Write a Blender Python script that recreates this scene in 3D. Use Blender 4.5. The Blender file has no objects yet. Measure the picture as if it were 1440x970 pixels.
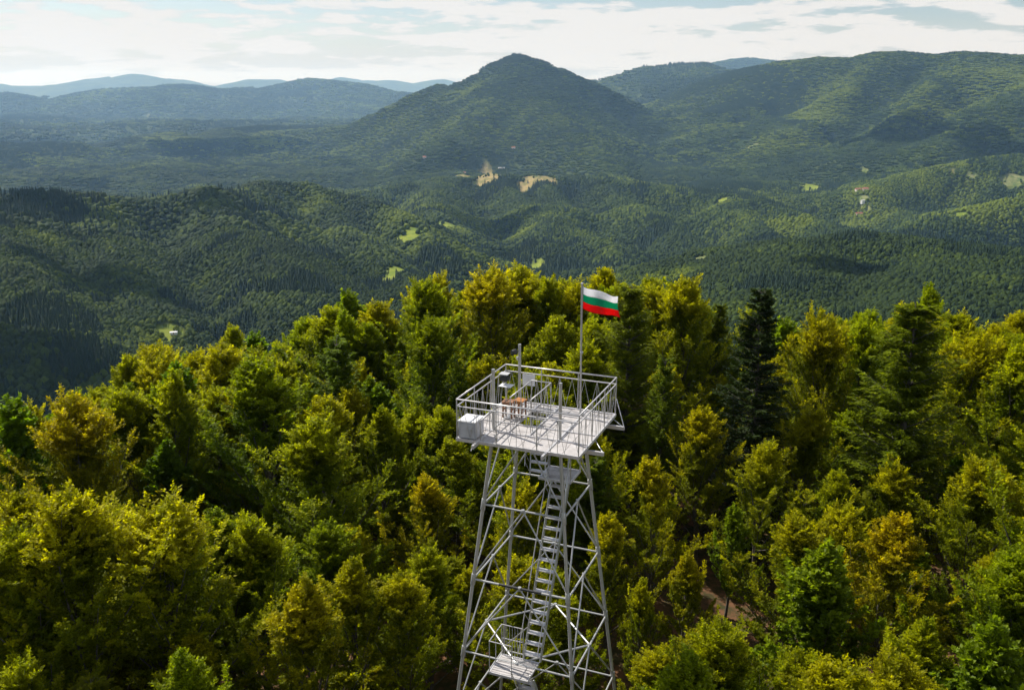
import bpy, bmesh, math, random
import numpy as np
from mathutils import Vector, Matrix
R = math.radians
scene = bpy.context.scene
C = scene.collection

# ------------------------------------------------------------------ camera, sky, sun, exposure
ZC = 24.29                      # height of the camera above the foot of the tower
PITCH = 0.2755
FPX = 1280.0
cam_d = bpy.data.cameras.new('camera')
cam = bpy.data.objects.new('camera', cam_d); C.objects.link(cam)
cam.location = (0, 0, ZC)
cam.rotation_euler = (math.pi / 2 - PITCH, 0, 0)
cam_d.sensor_width = 36.0
cam_d.lens = 36.0 * FPX / 1440.0
cam_d.clip_start = 0.5
cam_d.clip_end = 200000
scene.camera = cam

SUN_AZ, SUN_EL = R(-48), R(45)   # azimuth from +Y towards +X
sun_dir = Vector((math.sin(SUN_AZ) * math.cos(SUN_EL), math.cos(SUN_AZ) * math.cos(SUN_EL), math.sin(SUN_EL)))
sd = bpy.data.lights.new('sun', 'SUN'); sun = bpy.data.objects.new('sun', sd); C.objects.link(sun)
sd.energy = 5.0; sd.angle = R(0.53); sd.color = (1.0, 0.95, 0.86)
sun.rotation_euler = (-sun_dir).to_track_quat('-Z', 'Y').to_euler()
sun.location = (0, 0, 300)

world = bpy.data.worlds.new('World'); scene.world = world; world.use_nodes = True
nt = world.node_tree; nt.nodes.clear()
def N(nt, t, **kw):
    n = nt.nodes.new(t)
    for k, v in kw.items():
        if k in n.inputs: n.inputs[k].default_value = v
        else: setattr(n, k, v)
    return n
def L(nt, a, b): nt.links.new(a, b)
def M(nt, op, a, b=None, c=None):
    n = nt.nodes.new('ShaderNodeMath'); n.operation = op
    for i, v in enumerate((a, b, c)):
        if v is None: continue
        if isinstance(v, (int, float)): n.inputs[i].default_value = v
        else: nt.links.new(v, n.inputs[i])
    return n.outputs[0]
def mixc(nt, fac, a, b):
    n = nt.nodes.new('ShaderNodeMix'); n.data_type = 'RGBA'
    for s, v in ((n.inputs[0], fac), (n.inputs[6], a), (n.inputs[7], b)):
        if isinstance(v, (int, float)): s.default_value = v
        elif isinstance(v, (tuple, list)): s.default_value = (*v[:3], 1)
        else: nt.links.new(v, s)
    return n.outputs[2]
def maprange(nt, v, a, b, c=0.0, d=1.0, smooth=True):
    n = nt.nodes.new('ShaderNodeMapRange'); n.interpolation_type = 'SMOOTHSTEP' if smooth else 'LINEAR'
    nt.links.new(v, n.inputs[0])
    for i, x in enumerate((a, b, c, d)): n.inputs[i + 1].default_value = x
    return n.outputs[0]
out = N(nt, 'ShaderNodeOutputWorld'); bg = N(nt, 'ShaderNodeBackground')
bg.inputs['Strength'].default_value = 0.074
sky = N(nt, 'ShaderNodeTexSky', sky_type='NISHITA', sun_disc=False, sun_elevation=SUN_EL, sun_rotation=SUN_AZ,
        altitude=900, air_density=1.0, dust_density=1.2, ozone_density=1.2)
tc = N(nt, 'ShaderNodeTexCoord'); sp = N(nt, 'ShaderNodeSeparateXYZ'); L(nt, tc.outputs['Generated'], sp.inputs[0])
zq = M(nt, 'ADD', M(nt, 'MAXIMUM', sp.outputs['Z'], 0.0), 0.13)
cx = M(nt, 'DIVIDE', sp.outputs['X'], zq); cy = M(nt, 'DIVIDE', sp.outputs['Y'], zq)
cv = N(nt, 'ShaderNodeCombineXYZ'); L(nt, cx, cv.inputs[0]); L(nt, cy, cv.inputs[1]); cv.inputs[2].default_value = 3.1
n1 = N(nt, 'ShaderNodeTexNoise', Scale=2.1, Detail=10.0, Roughness=0.58); L(nt, cv.outputs[0], n1.inputs['Vector'])
n2 = N(nt, 'ShaderNodeTexNoise', Scale=0.8, Detail=3.0, Roughness=0.5); L(nt, cv.outputs[0], n2.inputs['Vector'])
dens = M(nt, 'ADD', M(nt, 'MULTIPLY', n1.outputs[0], 0.65), M(nt, 'MULTIPLY', n2.outputs[0], 0.35))
puff = maprange(nt, M(nt, 'ADD', dens, maprange(nt, sp.outputs['Z'], 0.03, 0.10, 0.06, 0.0)), 0.492, 0.555, 0.0, 0.97)
veil = maprange(nt, sp.outputs['Z'], 0.012, 0.075, 0.85, 0.08)
cmask = M(nt, 'SUBTRACT', 1.0, M(nt, 'MULTIPLY', M(nt, 'SUBTRACT', 1.0, puff), M(nt, 'SUBTRACT', 1.0, veil)))
ccol = mixc(nt, puff, (7.0, 7.05, 7.15), (8.7, 8.55, 8.35))
L(nt, mixc(nt, cmask, sky.outputs[0], ccol), bg.inputs['Color']); L(nt, bg.outputs[0], out.inputs[0])

scene.view_settings.view_transform = 'Standard'
scene.view_settings.look = 'None'
scene.view_settings.gamma = 1.0
scene.view_settings.use_curve_mapping = False
scene.view_settings.exposure = 0.45
scene.render.engine = 'CYCLES'
cy_ = scene.cycles
cy_.max_bounces = 6; cy_.diffuse_bounces = 3; cy_.glossy_bounces = 2; cy_.transmission_bounces = 4
cy_.volume_bounces = 1; cy_.transparent_max_bounces = 4
cy_.use_denoising = True
cy_.sample_clamp_indirect = 4.0
scene.render.use_persistent_data = False

# ------------------------------------------------------------------ helpers
rng = np.random.default_rng(7)
random.seed(7)
cP, sP = math.cos(PITCH), math.sin(PITCH)
def ray(px, py):
    x = (px - 720) / FPX; y = -(py - 485) / FPX
    return np.array([x, cP + y * sP, -sP + y * cP])
def at(px, py, d):
    """point seen at (px, py) at horizontal distance d from the camera's foot"""
    v = ray(px, py); v = v * (d / math.hypot(v[0], v[1])); v[2] += ZC
    return v
def tag(o, label=None, cat=None, group=None, kind=None):
    if label: o['label'] = label
    if cat: o['category'] = cat
    if group: o['group'] = group
    if kind: o['kind'] = kind
    return o
def empty(name, loc=(0, 0, 0), rz=0.0):
    o = bpy.data.objects.new(name, None); C.objects.link(o)
    o.empty_display_size = 0.3; o.location = loc; o.rotation_euler = (0, 0, rz)
    return o
def mesh_np(name, verts, faces, nper, mat, smooth=False, attrs=None):
    """verts (n,3), faces flat index array, nper verts per face"""
    me = bpy.data.meshes.new(name)
    verts = np.ascontiguousarray(verts, dtype=np.float32); faces = np.ascontiguousarray(faces, dtype=np.int32).ravel()
    nf = len(faces) // nper
    me.vertices.add(len(verts)); me.vertices.foreach_set('co', verts.ravel())
    me.loops.add(len(faces)); me.loops.foreach_set('vertex_index', faces)
    me.polygons.add(nf)
    me.polygons.foreach_set('loop_start', np.arange(nf, dtype=np.int32) * nper)
    me.polygons.foreach_set('loop_total', np.full(nf, nper, dtype=np.int32))
    if smooth: me.polygons.foreach_set('use_smooth', np.ones(nf, dtype=bool))
    for k, a in (attrs or {}).items():
        a = np.asarray(a, dtype=np.float32)
        if a.ndim == 1:
            at_ = me.attributes.new(k, 'FLOAT', 'POINT'); at_.data.foreach_set('value', a)
        else:
            at_ = me.attributes.new(k, 'FLOAT_VECTOR', 'POINT'); at_.data.foreach_set('vector', a.ravel())
    if mat: me.materials.append(mat)
    me.update(); me.validate()
    return me
def add_obj(name, me, parent=None):
    o = bpy.data.objects.new(name, me); C.objects.link(o)
    if parent: o.parent = parent
    return o
def hash2(ix, iy, seed):
    h = (ix.astype(np.int64) * 374761393 + iy.astype(np.int64) * 668265263 + seed * 1442695041) & 0x7fffffff
    h = ((h ^ (h >> 13)) * 1274126177) & 0x7fffffff
    return ((h ^ (h >> 16)) & 0xffff) / 65535.0
def vnoise(x, y, seed=0):
    ix = np.floor(x); iy = np.floor(y); fx = x - ix; fy = y - iy
    ux = fx * fx * fx * (fx * (fx * 6 - 15) + 10); uy = fy * fy * fy * (fy * (fy * 6 - 15) + 10)
    a = hash2(ix, iy, seed); b = hash2(ix + 1, iy, seed); c = hash2(ix, iy + 1, seed); d = hash2(ix + 1, iy + 1, seed)
    return (a + (b - a) * ux + (c - a) * uy + (a - b - c + d) * ux * uy) * 2 - 1
def fbm(x, y, oct=4, seed=0, gain=0.5, ridged=False):
    s = np.zeros_like(x); amp = 1.0; tot = 0.0
    for o in range(oct):
        n = vnoise(x, y, seed + o * 17)
        if ridged: n = 1 - 2 * np.abs(n)
        s += amp * n; tot += amp; amp *= gain
        x, y = (x * 0.8 - y * 0.6) * 2.03 + 11.7, (x * 0.6 + y * 0.8) * 2.03 + 5.3
    return s / tot
def sstep(a, b, x):
    t = np.clip((x - a) / (b - a), 0, 1); return t * t * (3 - 2 * t)

# ------------------------------------------------------------------ materials
def new_mat(name):
    m = bpy.data.materials.new(name); m.use_nodes = True
    m.node_tree.nodes.clear(); return m, m.node_tree
def out_surf(nt, s):
    o = N(nt, 'ShaderNodeOutputMaterial'); L(nt, s, o.inputs['Surface']); return o
def leaf_material(name, base, tipc, trans, transl=0.4, rough=0.45, spec=0.35, varn=0.35):
    m, nt = new_mat(name)
    oi = N(nt, 'ShaderNodeObjectInfo'); a = N(nt, 'ShaderNodeAttribute', attribute_name='lv'); tp = N(nt, 'ShaderNodeAttribute', attribute_name='tip')
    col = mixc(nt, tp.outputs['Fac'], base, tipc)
    v = maprange(nt, a.outputs['Fac'], 0, 1, 1 - varn, 1 + varn, smooth=False)
    vm = N(nt, 'ShaderNodeVectorMath', operation='SCALE'); L(nt, col, vm.inputs[0]); L(nt, v, vm.inputs['Scale'])
    tint = N(nt, 'ShaderNodeVectorMath', operation='MULTIPLY'); L(nt, vm.outputs[0], tint.inputs[0]); L(nt, oi.outputs['Color'], tint.inputs[1])
    tr = N(nt, 'ShaderNodeVectorMath', operation='MULTIPLY'); L(nt, tint.outputs[0], tr.inputs[0]); tr.inputs[1].default_value = trans
    p = N(nt, 'ShaderNodeBsdfPrincipled', Roughness=rough); p.inputs['Specular IOR Level'].default_value = spec
    L(nt, tint.outputs[0], p.inputs['Base Color'])
    t = N(nt, 'ShaderNodeBsdfTranslucent'); L(nt, tr.outputs[0], t.inputs['Color'])
    mx = N(nt, 'ShaderNodeMixShader'); mx.inputs[0].default_value = transl
    L(nt, p.outputs[0], mx.inputs[1]); L(nt, t.outputs[0], mx.inputs[2]); out_surf(nt, mx.outputs[0])
    return m
M_beech = leaf_material('beech_leaf', (0.128, 0.160, 0.003), (0.30, 0.295, 0.003), (2.0, 1.95, 0.8), 0.54, 0.55, 0.10, 0.45)
M_maple = leaf_material('broad_leaf', (0.10, 0.15, 0.005), (0.18, 0.235, 0.006), (1.8, 1.8, 0.9), 0.48, 0.5, 0.15)
M_conif = leaf_material('conifer_needle', (0.048, 0.070, 0.008), (0.10, 0.125, 0.008), (1.5, 1.6, 0.8), 0.3, 0.6, 0.12)
M_larch = leaf_material('larch_needle', (0.062, 0.085, 0.006), (0.15, 0.17, 0.006), (1.7, 1.75, 0.8), 0.42, 0.6, 0.10)
def simple_mat(name, col, rough=0.6, metal=0.0, noise=0.12, nscale=6.0, bump=0.0, spec=0.5, col2=None):
    m, nt = new_mat(name)
    tcn = N(nt, 'ShaderNodeTexCoord'); n = N(nt, 'ShaderNodeTexNoise', Scale=nscale, Detail=6.0, Roughness=0.6); L(nt, tcn.outputs['Object'], n.inputs['Vector'])
    c2 = col2 or tuple(max(0, c * (1 - 2.2 * noise)) for c in col)
    p = N(nt, 'ShaderNodeBsdfPrincipled', Roughness=rough, Metallic=metal); p.inputs['Specular IOR Level'].default_value = spec
    L(nt, mixc(nt, maprange(nt, n.outputs[0], 0.3, 0.75), col, c2), p.inputs['Base Color'])
    L(nt, maprange(nt, n.outputs[0], 0.3, 0.7, rough * 0.8, min(1, rough * 1.25)), p.inputs['Roughness'])
    if bump:
        b = N(nt, 'ShaderNodeBump', Strength=bump, Distance=0.01); L(nt, n.outputs[0], b.inputs['Height']); L(nt, b.outputs[0], p.inputs['Normal'])
    out_surf(nt, p.outputs[0]); return m
M_bark = simple_mat('bark', (0.11, 0.095, 0.075), 0.85, noise=0.25, nscale=9, bump=0.6)
M_steel = simple_mat('galvanised_steel', (0.56, 0.57, 0.57), 0.36, 0.5, 0.16, 3.0, 0.08, col2=(0.30, 0.285, 0.26))
M_rail = simple_mat('pale_steel', (0.66, 0.64, 0.64), 0.36, 0.35, 0.12, 7.0, 0.03)
M_deck = simple_mat('deck_plate', (0.54, 0.51, 0.50), 0.55, 0.1, 0.2, 3.0, 0.15)
M_dark = simple_mat('dark_housing', (0.03, 0.03, 0.034), 0.45, 0.0, 0.2, 12)
M_white = simple_mat('white_enamel', (0.74, 0.74, 0.75), 0.4, 0.0, 0.06, 4)
M_box = simple_mat('cabinet_paint', (0.5, 0.5, 0.52), 0.5, 0.0, 0.10, 3)
M_wood = simple_mat('orange_wood', (0.50, 0.21, 0.06), 0.6, 0.0, 0.2, 14, 0.2)
M_wood2 = simple_mat('brown_wood', (0.33, 0.16, 0.085), 0.65, 0.0, 0.2, 14, 0.2)
M_black = simple_mat('black_pipe', (0.02, 0.02, 0.022), 0.5, 0.0, 0.1, 8)
M_plaster = simple_mat('plaster', (0.68, 0.62, 0.54), 0.9, 0, 0.12, 0.8)
M_rooftile = simple_mat('roof_tile', (0.42, 0.16, 0.085), 0.85, 0, 0.18, 1.5)
M_roofgrey = simple_mat('roof_sheet', (0.62, 0.62, 0.62), 0.6, 0, 0.1, 1.0)
M_glass = simple_mat('window_glass', (0.04, 0.05, 0.06), 0.1, 0, 0.1, 1.0)
def cloth_mat(name, col):
    m, nt = new_mat(name)
    p = N(nt, 'ShaderNodeBsdfPrincipled', Roughness=0.75); p.inputs['Base Color'].default_value = (*col, 1)
    w = N(nt, 'ShaderNodeTexNoise', Scale=220.0, Detail=2.0); b = N(nt, 'ShaderNodeBump', Strength=0.2, Distance=0.002)
    L(nt, w.outputs[0], b.inputs['Height']); L(nt, b.outputs[0], p.inputs['Normal'])
    t = N(nt, 'ShaderNodeBsdfTranslucent'); t.inputs[0].default_value = (*col, 1)
    mx = N(nt, 'ShaderNodeMixShader'); mx.inputs[0].default_value = 0.6
    L(nt, p.outputs[0], mx.inputs[1]); L(nt, t.outputs[0], mx.inputs[2]); out_surf(nt, mx.outputs[0]); return m
M_fw, M_fg, M_fr = cloth_mat('flag_white', (0.88, 0.88, 0.90)), cloth_mat('flag_green', (0.0, 0.42, 0.24)), cloth_mat('flag_red', (0.80, 0.010, 0.008))

# ------------------------------------------------------------------ terrain: one height sheet out to the horizon
SKYLINE = [(-400, 640), (-150, 615), (0, 578), (60, 572), (130, 552), (170, 528), (230, 505), (300, 486), (360, 470), (420, 458),
           (480, 440), (560, 424), (620, 414), (680, 404), (760, 398), (830, 402), (900, 408), (960, 414), (1000, 432), (1060, 452),
           (1110, 468), (1160, 466), (1240, 440), (1300, 428), (1350, 456), (1400, 462), (1440, 440), (1600, 430), (1900, 430)]
SKX = np.array([p[0] for p in SKYLINE], float); SKY_ = np.array([p[1] for p in SKYLINE], float)
EDGE = 64.0                     # the hilltop's far edge
TREE_H = 10.0
_azs, _gs = [], []
for px, py in SKYLINE:
    p = at(px, py, EDGE); _azs.append(math.atan2(p[0], p[1])); _gs.append(p[2] - TREE_H)
_a2 = np.linspace(_azs[0], _azs[-1], 400); _g2 = np.interp(_a2, _azs, _gs); _kw = np.hanning(41); _kw /= _kw.sum()
_gs = np.convolve(np.pad(_g2, 20, mode='edge'), _kw, 'valid'); _azs = _a2
def hilltop(x, y):
    r = np.hypot(x, y); az = np.arctan2(x, y)
    g = np.interp(az, _azs, _gs)
    t = sstep(26, EDGE, r)
    z = g * t + 0.35 * fbm(x / 9, y / 9, 2, 5) * sstep(3, 12, np.hypot(x - 0.77, y - 24.65))
    over = np.maximum(r - EDGE - 2, 0)
    return z - 0.52 * (np.sqrt(over ** 2 + 36) - 6)
# ridges: list of (px, py, km) along the crest, slope of the flanks, rounding (m)
RIDGES = [
    ([(-700, 128, 22), (-300, 122, 22), (-80, 120, 22), (0, 117, 22), (60, 121, 22), (130, 112, 22), (190, 106, 22), (250, 113, 22), (300, 120, 22), (350, 113, 22), (390, 113, 22), (425, 119, 22)], .16, 200),
    ([(400, 122, 24), (450, 119, 24), (480, 108, 24), (515, 117, 24), (545, 113, 24), (585, 121, 24), (622, 112, 24), (650, 121, 24), (720, 128, 24)], .16, 200),
    ([(-700, 150, 12), (-200, 142, 12), (0, 131, 12), (60, 137, 12), (110, 134, 12), (160, 124, 12), (240, 118, 12), (310, 126, 12), (380, 123, 12), (440, 112, 12), (500, 116, 11.5), (560, 129, 11), (640, 150, 10)], .2, 250),
    ([(-400, 172, 7.5), (0, 170, 7.5), (120, 174, 7.2), (240, 178, 7), (340, 182, 6.8), (420, 178, 6.5), (500, 172, 6)], .07, 200),
    ([(330, 200, 5.6), (430, 184, 5.3), (500, 170, 5.1), (570, 151, 5), (612, 133, 5), (650, 112, 5), (675, 94, 5), (700, 82, 5), (727, 76, 5), (755, 81, 5), (780, 92, 5), (805, 105, 5), (840, 123, 5), (880, 147, 4.9), (930, 172, 4.7), (1000, 205, 4.3), (1080, 240, 3.8), (1150, 272, 3.4), (1190, 296, 3.1)], .74, 80),
    ([(727, 76, 5), (690, 140, 4.4), (640, 190, 3.9), (560, 235, 3.5)], .42, 70),
    ([(727, 76, 5), (770, 145, 4.3), (820, 205, 3.7), (870, 245, 3.2)], .42, 70),
    ([(800, 130, 7.6), (840, 107, 7.6), (870, 100, 7.6), (905, 94, 7.6), (945, 90, 7.6), (990, 88, 7.6), (1030, 94, 7.6), (1080, 100, 7.6)], .45, 130),
    ([(905, 94, 7.6), (930, 130, 6.6), (960, 160, 5.8)], .3, 110), ([(990, 88, 7.6), (1000, 120, 6.6), (985, 150, 5.8)], .3, 110),
    ([(980, 98, 13), (1030, 88, 13), (1052, 84, 13), (1080, 88, 13), (1130, 98, 13)], .2, 150),
    ([(985, 118, 6), (1020, 103, 5.8), (1060, 93, 5.6), (1100, 85, 5.5), (1150, 79, 5.4), (1195, 79, 5.3), (1235, 72, 5.3), (1270, 70, 5.2), (1315, 73, 5.2), (1350, 72, 5.2), (1390, 72, 5.1), (1440, 76, 5), (1560, 84, 5), (1800, 100, 5)], .50, 110),
    ([(1100, 85, 5.5), (1060, 130, 5.0), (1010, 175, 4.5), (985, 205, 4.2)], .34, 80),
    ([(1235, 72, 5.3), (1190, 125, 4.7), (1130, 175, 4.2), (1090, 215, 3.9)], .34, 80),
    ([(1350, 72, 5.2), (1310, 120, 4.6), (1270, 165, 4.1), (1210, 215, 3.6)], .36, 80),
    ([(1560, 84, 5), (1440, 118, 4.4), (1390, 150, 4.0), (1335, 195, 3.6), (1280, 235, 3.3)], .36, 80),
    ([(1600, 200, 3.4), (1440, 215, 3.2), (1370, 222, 3.1), (1290, 238, 3.0), (1235, 258, 2.85)], .36, 50),
    ([(1620, 260, 2.5), (1440, 272, 2.4), (1380, 288, 2.3), (1310, 306, 2.15), (1240, 335, 2.0)], .36, 50),
    ([(470, 272, 2.7), (540, 262, 2.7), (620, 250, 2.8), (690, 242, 2.85), (760, 244, 2.8), (830, 248, 2.75), (900, 256, 2.7), (960, 262, 2.6), (1030, 274, 2.45), (1090, 288, 2.3), (1150, 308, 2.15), (1190, 326, 2.0)], .38, 60),
    ([(690, 242, 2.85), (735, 275, 2.4), (800, 315, 2.0), (870, 350, 1.7), (900, 378, 1.5)], .45, 35),
    ([(830, 248, 2.75), (890, 285, 2.3), (950, 320, 1.95), (985, 352, 1.7)], .45, 35),
    ([(1030, 274, 2.45), (1050, 300, 2.15), (1075, 325, 1.9)], .45, 35),
    ([(620, 250, 2.8), (600, 290, 2.2), (640, 330, 1.8), (700, 365, 1.5)], .42, 40),
    ([(760, 244, 2.8), (790, 290, 2.25), (760, 330, 1.85), (790, 365, 1.6)], .42, 35),
    ([(-900, 250, 1.3), (-400, 262, 1.35), (-100, 268, 1.4), (0, 268, 1.42), (60, 266, 1.45), (130, 270, 1.5), (200, 274, 1.52), (290, 262, 1.5), (335, 268, 1.6), (372, 250, 1.85), (430, 254, 1.9), (490, 266, 1.85), (540, 288, 1.7), (590, 325, 1.5), (640, 370, 1.3)], .50, 45),
    ([(290, 262, 1.5), (340, 325, 1.2), (400, 390, 1.0), (450, 425, .9)], .45, 35),
    ([(130, 270, 1.5), (150, 350, 1.15), (190, 430, .92)], .45, 35),
    ([(-50, 268, 1.4), (0, 370, 1.0), (60, 470, .78)], .45, 35),
    ([(430, 254, 1.9), (470, 310, 1.55), (530, 360, 1.25), (580, 395, 1.1)], .42, 35),
    ([(890, 420, .80), (955, 396, .92), (1020, 374, 1.0), (1090, 350, 1.05), (1150, 335, 1.1), (1215, 324, 1.12), (1300, 334, 1.1), (1440, 348, 1.05), (1600, 355, 1.0), (1900, 360, 1.0)], .42, 60),
    ([(1150, 335, 1.1), (1120, 390, .85), (1080, 430, .7)], .28, 50),
    ([(1400, 345, 1.05), (1370, 400, .8), (1340, 440, .66)], .28, 50),
]
def terrain(x, y):
    r = np.hypot(x, y)
    base = np.interp(r, [0, 400, 1500, 3000, 6000, 9000, 15000, 30000, 60000], [-400, -400, -390, -315, -245, -260, -210, -150, -150]) + ZC
    base = base + 18 * fbm(x / 700, y / 700, 3, 3) * sstep(300, 1500, r)
    zs = [base]; ds = [np.full_like(x, 1e4)]
    for pts, k, w in RIDGES:
        P = np.array([at(a, b, c * 1000) - (0, 0, 7.5 if c < 6 else 4) for a, b, c in pts])
        best = np.full_like(x, -1e9); bd = np.full_like(x, 1e9)
        for A, B in zip(P[:-1], P[1:]):
            dx, dy = B[0] - A[0], B[1] - A[1]; l2 = dx * dx + dy * dy
            t = np.clip(((x - A[0]) * dx + (y - A[1]) * dy) / l2, 0, 1)
            d = np.hypot(x - A[0] - t * dx, y - A[1] - t * dy)
            z = A[2] + (B[2] - A[2]) * t - k * (np.sqrt(d * d + w * w) - w)
            m = z > best; best = np.where(m, z, best); bd = np.where(m, d, bd)
        zs.append(best); ds.append(bd / (w * 2.2))
    zs = np.array(zs); ds = np.array(ds)
    tau = 5 + 0.0016 * r
    zm = zs.max(0); e = np.exp((zs - zm) / tau); W = e.sum(0)
    z = zm + tau * np.log(W) * 0.3
    att = (e * (1 - np.exp(-np.minimum(ds, 30) ** 2))).sum(0) / W
    wx = x + 90 * fbm(x / 500, y / 500, 2, 21); wy = y + 90 * fbm(x / 500, y / 500, 2, 22)
    amp = np.interp(r, [0, 250, 700, 1500, 3000, 6000, 12000, 30000], [0, 0, 20, 60, 78, 135, 140, 150])
    lam = np.where(r < 3200, 420.0, np.where(r < 8500, 800.0, 2200.0))
    g1 = fbm(wx / 420, wy / 420, 4, 31, 0.45, True); g2 = fbm(wx / 850, wy / 850, 4, 32, 0.5, True); g3 = fbm(wx / 2300, wy / 2300, 4, 33, 0.5, True)
    t1 = sstep(2200, 4200, r); t2 = sstep(7000, 11000, r)
    g = (g1 * (1 - t1) + g2 * t1) * (1 - t2) + g3 * t2
    z = z + amp * np.minimum(g - 0.62, 0.02) * att
    z = z + sstep(8500, 12000, r) * (42 * fbm(x / 1500, y / 1500, 3, 46) + 16 * fbm(x / 420, y / 420, 2, 47))
    z = z + 5 * fbm(x / 120, y / 120, 3, 41) * sstep(150, 600, r) * (0.3 + 0.7 * att)
    h = hilltop(x, y)
    k = sstep(120, 420, r)
    top = np.maximum(h, z); sm = top + 8 * np.log1p(np.exp(-np.abs(h - z) / 8.0))
    return np.where(r < 120, h, h * 0 + (h * (1 - k) + sm * k) * 1.0)
az_f = np.radians(np.arange(-42, 42.01, 0.13))
az_c = np.radians(np.arange(46, 315, 4.0))
AZ = np.concatenate([az_f, az_c])
RR = np.concatenate([np.geomspace(2.5, 110, 56), np.geomspace(116, 2600, 190), np.geomspace(2640, 27000, 150)])
ga, gr = np.meshgrid(AZ, RR)
TXg, TYg = gr * np.sin(ga), gr * np.cos(ga)
TZg = terrain(TXg.ravel(), TYg.ravel()).reshape(ga.shape)
def ground_z(x, y):
    """height of the terrain sheet itself (bilinear on its grid)"""
    x = np.asarray(x, float); y = np.asarray(y, float)
    az = np.arctan2(x, y); r = np.clip(np.hypot(x, y), RR[0], RR[-1] * 0.999)
    nf = len(az_f)
    ia = np.clip((az - az_f[0]) / (az_f[1] - az_f[0]), 0, nf - 1.001); i0 = ia.astype(int); fa = ia - i0
    j0 = np.clip(np.searchsorted(RR, r) - 1, 0, len(RR) - 2); fr = (r - RR[j0]) / (RR[j0 + 1] - RR[j0])
    return (TZg[j0, i0] * (1 - fa) + TZg[j0, i0 + 1] * fa) * (1 - fr) + (TZg[j0 + 1, i0] * (1 - fa) + TZg[j0 + 1, i0 + 1] * fa) * fr
def hit(px, py, dmin=200):
    """where the sight line through (px, py) meets the terrain"""
    v = ray(px, py); v = v / math.hypot(v[0], v[1])
    t = np.geomspace(dmin, 26000, 4000)
    zz = ground_z(v[0] * t, v[1] * t); dz = ZC + v[2] * t - zz - 4
    k = np.argmax(dz < 0)
    return np.array([v[0] * t[k], v[1] * t[k], zz[k]]), t[k]
# clearings: pixel centre, half width in px, depth ratio, kind 1 = mown green, 2 = ripe tan, 3 = pale green village plots
FIELDS = [(556, 376, 17, 1, 1), (548, 384, 10, 1, 1), (578, 325, 18, 1, 1), (610, 318, 12, 1, 1), (632, 315, 18, .8, 1),
          (650, 246, 10, 1, 2), (688, 247, 19, 1, 2), (684, 241, 9, 1, 2), (745, 251, 17, .8, 2), (768, 250, 14, .8, 2),
          (1138, 262, 15, .9, 1), (1016, 280, 13, .7, 1), (1214, 277, 8, .5, 3), (1211, 289, 4, .7, 3), (1221, 293, 4, .7, 3), (1212, 298, 4, .5, 3), (1226, 306, 5, .7, 1), (1239, 315, 5, .6, 1),
          (755, 370, 9, 1, 1), (1346, 300, 20, .6, 1), (1424, 250, 14, .6, 3), (1245, 242, 3, 1.0, 2), (1216, 238, 6, .4, 3), (1340, 238, 8, .5, 2), (1365, 244, 8, .4, 3), (1325, 236, 5, .5, 3),
          (240, 458, 17, .8, 1), (232, 472, 9, .8, 1), (985, 360, 9, 1, 3), (960, 372, 8, 1, 3), (935, 385, 8, .9, 3), (590, 376, 4, 1, 2), (205, 162, 6, .5, 2), (1040, 200, 9, .3, 3), (1058, 204, 7, .3, 3)]
FW = []
for px, py, hw, asp, kind in FIELDS:
    p, t = hit(px, py)
    half = hw * t / FPX * 1.12
    FW.append((p[0], p[1], half, half * asp * (2.3 if t > 1500 else 1.9), kind, math.atan2(p[0], p[1])))
def field_mask(x, y):
    """1 inside a clearing (ragged edge), and its kind"""
    best = np.zeros_like(x); kind = np.zeros_like(x)
    jit = 0.62 * fbm(x / 34, y / 34, 3, 77)
    for fx, fy, a, b, kd, az in FW:
        dx, dy = x - fx, y - fy
        near = (np.abs(dx) < 3 * a + 3 * b) & (np.abs(dy) < 3 * a + 3 * b)
        if not near.any(): continue
        u = dx * math.cos(az) - dy * math.sin(az); v = dx * math.sin(az) + dy * math.cos(az)
        q = 1 - np.sqrt((u / a) ** 2 + (v / b) ** 2) + jit
        m = near & (q > best); best = np.where(m, q, best); kind = np.where(m, kd, kind)
    return np.clip(best * 4, 0, 1), kind
fm, fk = field_mask(TXg.ravel(), TYg.ravel())
nA, nR = len(AZ), len(RR)
idx = np.arange(nA * nR).reshape(nR, nA)
nx = np.roll(idx, -1, axis=1)
quads = np.stack([idx[:-1], nx[:-1], nx[1:], idx[1:]], -1).reshape(-1, 4)
verts = np.stack([TXg.ravel(), TYg.ravel(), TZg.ravel()], -1)
# close the middle
verts = np.vstack([verts, [[0, 0, float(TZg[0].mean())]]])
m, nt = new_mat('forest_ground')
geo = N(nt, 'ShaderNodeNewGeometry')
am = N(nt, 'ShaderNodeAttribute', attribute_name='meadow'); ak = N(nt, 'ShaderNodeAttribute', attribute_name='tan'); av = N(nt, 'ShaderNodeAttribute', attribute_name='plots'); an = N(nt, 'ShaderNodeAttribute', attribute_name='soil')
na = N(nt, 'ShaderNodeTexNoise', Scale=0.004, Detail=8.0, Roughness=0.62); L(nt, geo.outputs['Position'], na.inputs['Vector'])
nb = N(nt, 'ShaderNodeTexNoise', Scale=0.045, Detail=5.0, Roughness=0.7); L(nt, geo.outputs['Position'], nb.inputs['Vector'])
ncl = N(nt, 'ShaderNodeTexNoise', Scale=1.6, Detail=6.0, Roughness=0.7); L(nt, geo.outputs['Position'], ncl.inputs['Vector'])
wood = mixc(nt, maprange(nt, na.outputs[0], 0.35, 0.66), (0.022, 0.042, 0.012), (0.070, 0.095, 0.018))
wood = mixc(nt, maprange(nt, nb.outputs[0], 0.35, 0.7, 0.0, 0.7), wood, (0.022, 0.034, 0.016))
grass = mixc(nt, maprange(nt, nb.outputs[0], .35, .65), (0.11, 0.165, 0.016), (0.22, 0.25, 0.03))
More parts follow.
